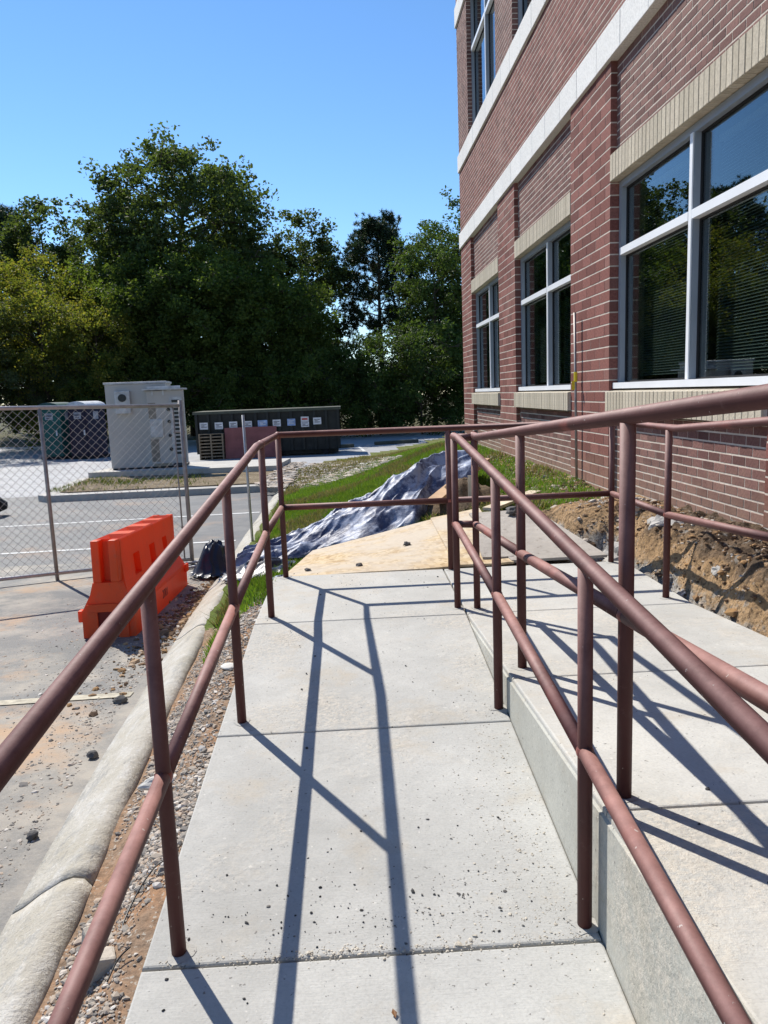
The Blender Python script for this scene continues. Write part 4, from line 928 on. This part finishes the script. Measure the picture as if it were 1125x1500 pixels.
def broadleaf(key, h, rx, base, nl, ncl, nleaf, size, mat, seed, crad=.8, tr_=.28, trunkvis=True, fullness=1., ry=None, nfill=0):
    """mesh data for one tree: trunk with limbs, crown of leaf clumps carried by the limbs"""
    rs = np.random.default_rng(seed); bm = bmesh.new(); ry = ry or rx
    tp = [Vector((.25*mn.noise(Vector((seed, z*.15, 0)))*z*.2, .25*mn.noise(Vector((0, z*.15, seed)))*z*.2, z)) for z in np.linspace(-.3, h*.86, 8)]
    tube(bm, tp, [lerp(tr_, tr_*.15, i/7) for i in range(8)], 9)
    C = []
    zc, hz = (base+h)/2, (h-base)/2
    for i in range(nl):
        f = (i+.5)/nl; z0 = lerp(base*.75, h*.80, f); az = i*2.39996+rs.uniform(-.4, .4)
        ze = min(h*.99, z0+rs.uniform(.05, .35)*(h-z0)+rs.uniform(-.04, .08)*h)
        lob = 1+.28*mn.noise(Vector((math.cos(az)*1.3+seed, math.sin(az)*1.3, ze*.16)))*1.5
        env = max(.1, 1-abs((ze-zc)/(hz*1.04))**3)**.42*lob*rs.uniform(.8, 1.05)
        e = Vector((math.cos(az)*rx*env, math.sin(az)*ry*env, ze)); s0 = Vector(np.interp(z0, [q.z for q in tp], [q[k] for q in tp]) for k in range(3))
        pts = limb(bm, s0, e, tr_*.36*(1-.6*f), .025, seed+i*.7)
        for k in range(ncl):
            t_ = rs.uniform(.35, 1.0)**.7; q = pts[0].lerp(pts[-1], t_) if t_ < .99 else pts[-1]
            j = min(3, int(t_*4)); q = pts[j].lerp(pts[j+1], t_*4-j) if t_ < 1 else pts[-1]
            off = Vector(rs.normal(size=3))*rx*.17*fullness*(1.1-.5*t_); c_ = q+off; c_.z = max(c_.z, base*.8)
            C.append(c_)
            if k % 4 == 0: limb(bm, q, c_, .03, .012, seed+k+i, 4, 2)
    for k in range(nfill):
        vz = rs.uniform(-.45, 1); a_ = rs.uniform(0, 6.283); hr = (1-abs(vz)**2.8)**.4; v_ = Vector((math.cos(a_)*hr, math.sin(a_)*hr, vz))
        lob = 1+.22*mn.noise(v_*2.2+Vector((seed, 0, 0)))*1.4; q_ = lob*rs.uniform(.72, .97)
        C.append(Vector((v_.x*rx*q_, v_.y*ry*q_, zc+v_.z*hz*min(q_, 1.0)*1.02)))
    for k in range(int(nl*.5)):
        C.append(Vector((rs.normal()*rx*.25, rs.normal()*ry*.25, h-abs(rs.normal())*h*.07)))
    C = np.array(C); rad = rs.uniform(.55, 1.25, len(C))*crad
    V, F = leaf_quads(C, rad, nleaf, size)
    me_t = bpy.data.meshes.new('trunk'); bm.to_mesh(me_t); bm.free(); me_t.materials.append(M['bark'])
    o = npmesh('crown', V, F, M[mat]); me_c = o.data; bpy.data.objects.remove(o)
    TREES[key] = (me_t, me_c)
def pine(key, h, rx, base, seed, tufts=9):
    rs = np.random.default_rng(seed); bm = bmesh.new()
    tp = [Vector((.12*mn.noise(Vector((seed, z*.2, 0)))*z*.2, .1*mn.noise(Vector((0, z*.2, seed)))*z*.2, z)) for z in np.linspace(-.3, h*.96, 9)]
    tube(bm, tp, [lerp(.23, .05, i/8) for i in range(9)], 9); C = []; D = []
    n = 44
    for i in range(n):
        f = i/n; z0 = lerp(base, h*.95, f**.8); az = i*2.39996+rs.uniform(-.5, .5)
        L = rx*(.55+.6*math.sin(math.pi*min(1, .18+.82*f)))*rs.uniform(.6, 1.1)*(1-.35*f)
        s0 = Vector([np.interp(z0, [q.z for q in tp], [q[k] for q in tp]) for k in range(3)]); e = s0+Vector((math.cos(az)*L, math.sin(az)*L, L*rs.uniform(-.05, .45)))
        pts = limb(bm, s0, e, .055, .015, seed+i, 5)
        for k in range(tufts):
            t_ = rs.uniform(.4, 1); j = min(3, int(t_*4)); q = pts[j].lerp(pts[j+1], min(1, t_*4-j)); c_ = q+Vector(rs.normal(size=3))*L*.13
            limb(bm, q, c_, .014, .008, seed+k, 3, 2)
            for m_ in range(6): C.append(c_+Vector(rs.normal(size=3))*.22)
    C = np.array(C); k = len(C); nn = 26; N = k*nn
    c = np.repeat(C, nn, 0); d = rng.normal(size=(N, 3)); d[:, 2] += .5; d /= np.linalg.norm(d, axis=1)[:, None]
    b = np.cross(d, rng.normal(size=(N, 3))); b /= np.linalg.norm(b, axis=1)[:, None]; L = rng.uniform(.18, .30, N)[:, None]
    V = np.stack([c+b*.02, c+d*L+b*.008, c+d*L-b*.008, c-b*.02], 1).reshape(-1, 3); F = np.arange(4*N).reshape(-1, 4)
    me_t = bpy.data.meshes.new('trunk'); bm.to_mesh(me_t); bm.free(); me_t.materials.append(M['bark'])
    o = npmesh('crown', V, F, M['needle']); me_c = o.data; bpy.data.objects.remove(o); TREES[key] = (me_t, me_c)
def plant(key, name, x, y, label, rz=0, s=1., group=None, cat='tree', sz=None, z=None):
    t_ = empty(name, (x, y, (zlot(y) if y < 46 else far(x, y)[2]) if z is None else z), rz); t_.scale = (s, s, sz or s); tag(t_, label, cat, group)
    for nm, me in zip(('trunk', 'crown'), TREES[key]): link(nm, me, None, t_)
    return t_
broadleaf('oak', 18.3, 6.0, 4.2, 50, 13, 60, .26, 'leaf_oak', 11, .82, .42, nfill=330)
broadleaf('dark', 11.0, 3.7, .6, 40, 15, 60, .20, 'leaf_dark', 23, .70, .24, fullness=1.0, nfill=200)
broadleaf('yellow', 11.5, 3.3, 1.6, 34, 11, 46, .19, 'leaf_yellow', 31, .66, .18, nfill=60)
broadleaf('grey', 8.6, 3.0, .5, 30, 10, 52, .15, 'leaf_grey', 47, .66, .15)
broadleaf('mid', 15.6, 3.4, 2.2, 44, 14, 54, .20, 'leaf_mid', 53, .68, .22)
broadleaf('tall', 15.2, 3.4, 4.0, 32, 12, 60, .24, 'leaf_oak', 61, .66, .25, nfill=50)
broadleaf('bush', 4.6, 2.5, .15, 26, 11, 60, .15, 'leaf_dark', 71, .55, .07, fullness=1.5)
broadleaf('bush_mid', 5.6, 2.6, .15, 26, 11, 60, .15, 'leaf_mid', 83, .55, .07, fullness=1.5)
pine('pine', 15.5, 3.7, 5.0, 91, 11); 
G1, G2, G3 = 'trees at the edge of the wood', 'undergrowth along the drive', 'trees further along the wood'
plant('oak', 'oak_tree', -10.6, 48.5, 'large dark broadleaf tree towering highest above the others', 0)
plant('pine', 'pine_tree', -26.2, 57, 'pine with tufted crown at the far left of the tree line', 1.0, 1.12, G1)
plant('tall', 'broadleaf_tree', -21.6, 54, 'dark tree rising between the far-left pine and the largest tree', 2.0, 1.08, G1)
plant('yellow', 'yellowing_tree', -19.2, 45.5, 'yellow-green tree standing tallest among the yellowing trees', .5, 1.04, G1)
plant('yellow', 'yellowing_tree', -21.3, 41.5, 'yellowing tree at the left edge above the fence', 2.2, .74, G1)
plant('yellow', 'yellowing_tree', -14.9, 43, 'golden-tipped tree above the pale cabinet', 4.0, .76, G1)
plant('grey', 'grey_green_tree', -19.9, 39.2, 'grey-green small-leaved tree low at the left edge', 1.1, .80, G1)
plant('grey', 'grey_green_tree', -16.3, 40.2, 'grey-green shrubby tree behind the teal toilet', 3.1, .60, G1)
plant('dark', 'evergreen_tree', -11.6, 42.8, 'dark bushy tree behind the pale cabinet', .3, 1.0, G1)
plant('dark', 'evergreen_tree', -7.9, 42.2, 'dark round-topped tree in front of the largest tree', 2.6, 1.0, G1)
plant('dark', 'evergreen_tree', -4.6, 42.6, 'dark bushy tree behind the right end of the dumpster', 4.3, .92, G1)
plant('tall', 'broadleaf_tree', -3.1, 50.5, 'loose-crowned dark tree between the largest tree and the pine', 5.1, .94, G1)
plant('pine', 'pine_tree', 2.2, 51.0, 'pine with a bare dark trunk beside the brick building', 3.3, .93, G1)
plant('mid', 'broadleaf_tree', 5.3, 45.5, 'airy mid-green tree beside the building corner', .9, .80, G1)
plant('mid', 'broadleaf_tree', 8.1, 49.0, 'taller mid-green tree partly hidden behind the building', 2.9, .97, G1)
plant('dark', 'evergreen_tree', -14.2, 47.5, 'dark tree filling the gap behind the golden-tipped tree', 1.9, 1.1, G1)
plant('yellow', 'yellowing_tree', -13.9, 39.6, 'small golden-green tree just behind the navy toilet', 1.3, .70, G1)
plant('yellow', 'yellowing_tree', -16.9, 40.0, 'golden-green tree rising behind the two toilets', 3.3, .80, G1)
plant('grey', 'grey_green_tree', -22.6, 37.2, 'grey-green tree leaning in at the left edge of the picture', 2.0, 1.45, G1)
BU = [(-17.5, 43, 'bush'), (-13.0, 40.8, 'bush'), (-9.7, 40.2, 'bush'), (-6.6, 40.0, 'bush'), (-3.4, 40.4, 'bush'), (-.8, 41.4, 'bush_mid'), (1.6, 42.2, 'bush_mid'), (4.0, 41.2, 'bush_mid'), (6.4, 42.0, 'bush'), (9.2, 43.5, 'bush_mid'), (-2.0, 44.5, 'bush'), (2.9, 45, 'bush')]
BL = ['dark thicket at the left behind the yellowing trees', 'dark thicket behind the navy toilet', 'dark thicket behind the cabinet and dumpster gap', 'dark thicket behind the middle of the dumpster', 'dark thicket behind the right part of the dumpster', 'leafy thicket just right of the dumpster', 'leafy thicket below the pine trunk', 'leafy thicket behind the wheel stop', 'dark thicket next to the building corner', 'leafy thicket mostly hidden by the building', 'dark thicket filling in behind the dumpster end', 'dark thicket behind the leafy ones under the pine']
for k, ((x, y, kk), lb) in enumerate(zip(BU, BL)): plant(kk, 'thicket', x, y, lb, k*1.3, 1.0+.12*math.sin(k*2.1), G2, 'thicket')
plant('grey', 'low_shrub', -22.3, 40.0, 'low yellow-green shrub at the left edge behind the fence rail', .4, .5, G2, 'shrub')
# trees left of the frame: mirrored in the window panes
for k, (x, y, kk, s) in enumerate(((-31, 47, 'oak', .85), (-25.5, 36, 'yellow', .9), (-30, 34, 'dark', 1.15), (-36, 38, 'oak', .8), (-35, 29, 'dark', 1.3), (-41, 27, 'oak', .8), (-40, 20, 'tall', 1.0), (-46, 16, 'oak', .85), (-33, 54, 'pine', 1.1), (-42, 34, 'pine', 1.1), (-44, 8, 'dark', 1.4), (-46, 0, 'oak', .8))):
    lb = ['big oak-like tree beyond the left edge, behind the yellowing trees', 'yellowing tree just beyond the left edge of the picture', 'dark tree beyond the left edge, nearest the drive', 'broad oak-like tree deep in the wood left of the picture', 'dark tree left of the picture where the drive turns', 'oak-like tree left of the picture level with the dumpster', 'loose-crowned tree left of the picture level with the cabinet', 'oak-like tree far left of the picture beyond the bays', 'pine left of the picture behind the big oak-like tree', 'pine left of the picture in the middle of the wood', 'dark tree far left of the picture opposite the barrier', 'oak-like tree far left of the picture opposite the landing'][k]
    plant(kk, 'broadleaf_tree' if kk != 'pine' else 'pine_tree', x, y, lb, k*1.1, s, G3)

# ------------------------------------------------------------------ grass
def blades(name, P, h, mat, w=.006):
    P = np.asarray(P); N = len(P); a = rng.uniform(0, 6.28, N); hh = h*rng.uniform(.5, 1.35, N); ln = rng.normal(0, .45, (N, 2))*hh[:, None]
    dx = np.stack([np.cos(a)*w, np.sin(a)*w, np.zeros(N)], 1); tip = P+np.stack([ln[:, 0], ln[:, 1], hh], 1)
    V = np.stack([P-dx, P+dx, tip], 1).reshape(-1, 3); o = npmesh(name, V, np.arange(3*N).reshape(-1, 3), M[mat]); tag(o, kind='stuff'); return o
G = []; Dg = []
while len(G) < 80000:
    y = 1.6+10.3*random.random()**1.15; x = random.uniform(xk(y)+.05, xw(y)-.05)
    if -.60 < x < 1.5 and y < 3.2: continue
    if x > 1.3 and y < 2.9: continue
    nse = mn.noise(Vector((x*.9, y*.7, 2)))
    edge = (x-xk(y))/(xw(y)-xk(y))
    if edge > .80+.1*nse: 
        if random.random() < .7: continue
    dd = ((x+2)*17-(y-17)*6.3)/18.13
    if dd < 2.6+1.2*nse:
        if len(Dg) < 22000: Dg.append((x, y, H(x, y)))
        continue
    if nse > .18 and random.random() < .35+.4*nse:
        Dg.append((x, y, H(x, y))); continue
    G.append((x, y, H(x, y)))
for k in range(3000):
    y = random.gauss(1.05, .25); x = lerp(xk(y)+.10, -.57, random.random())
    if y > .55: G.append((x, y, H(x, y)))
for k in range(26000):
    y = random.uniform(9, 22); x = random.uniform(-1.6, 5)
    d = ((x+2)*17-(y-17)*6.3)/18.13
    if d > .1 and x > xk(min(y, 13)) and x < xw(y) + (3 if y > 11.9 else 0): (Dg if d < 2.2+mn.noise(Vector((x, y, 0))) else G).append((x, y, H(x, y)))
blades('lawn_grass', G, .055, 'grass_blade')
blades('dry_grass', Dg, .075, 'grass_dry', .010)
Ig = []
for k in range(7000):
    x, y = random.uniform(-7.0, -1.9), random.uniform(13.55, 17.0)
    if mn.noise(Vector((x*.8, y*.8, 3)))+.25-.12*(x+6) > random.random()*.9: Ig.append((x, y, zlot(y)+.165))
blades('island_grass', Ig, .08, 'grass_island', .010)
Lf = []
for k in range(2600):
    y = random.uniform(12.5, 20); x = random.uniform(-2.2, 1.0); Lf.append((x, y, max(H(x, y), zlot(y)+.17 if x < -1.5 else -9)+.01))
o = pebbles('leaf_litter', np.array(Lf), rng.gamma(2, .018, len(Lf))+.01, M['gravel'], .25); tag(o, kind='stuff')
Tr = []
for k in range(5200):
    y = random.uniform(1.8, 8); x = xw(y)-abs(random.gauss(0, .22))-.02; Tr.append((x, y, H(x, y)))
o = pebbles('wall_foot_soil', np.array(Tr), rng.gamma(1.6, .006, len(Tr))+.003, M['clod'], .8); tag(o, kind='stuff')
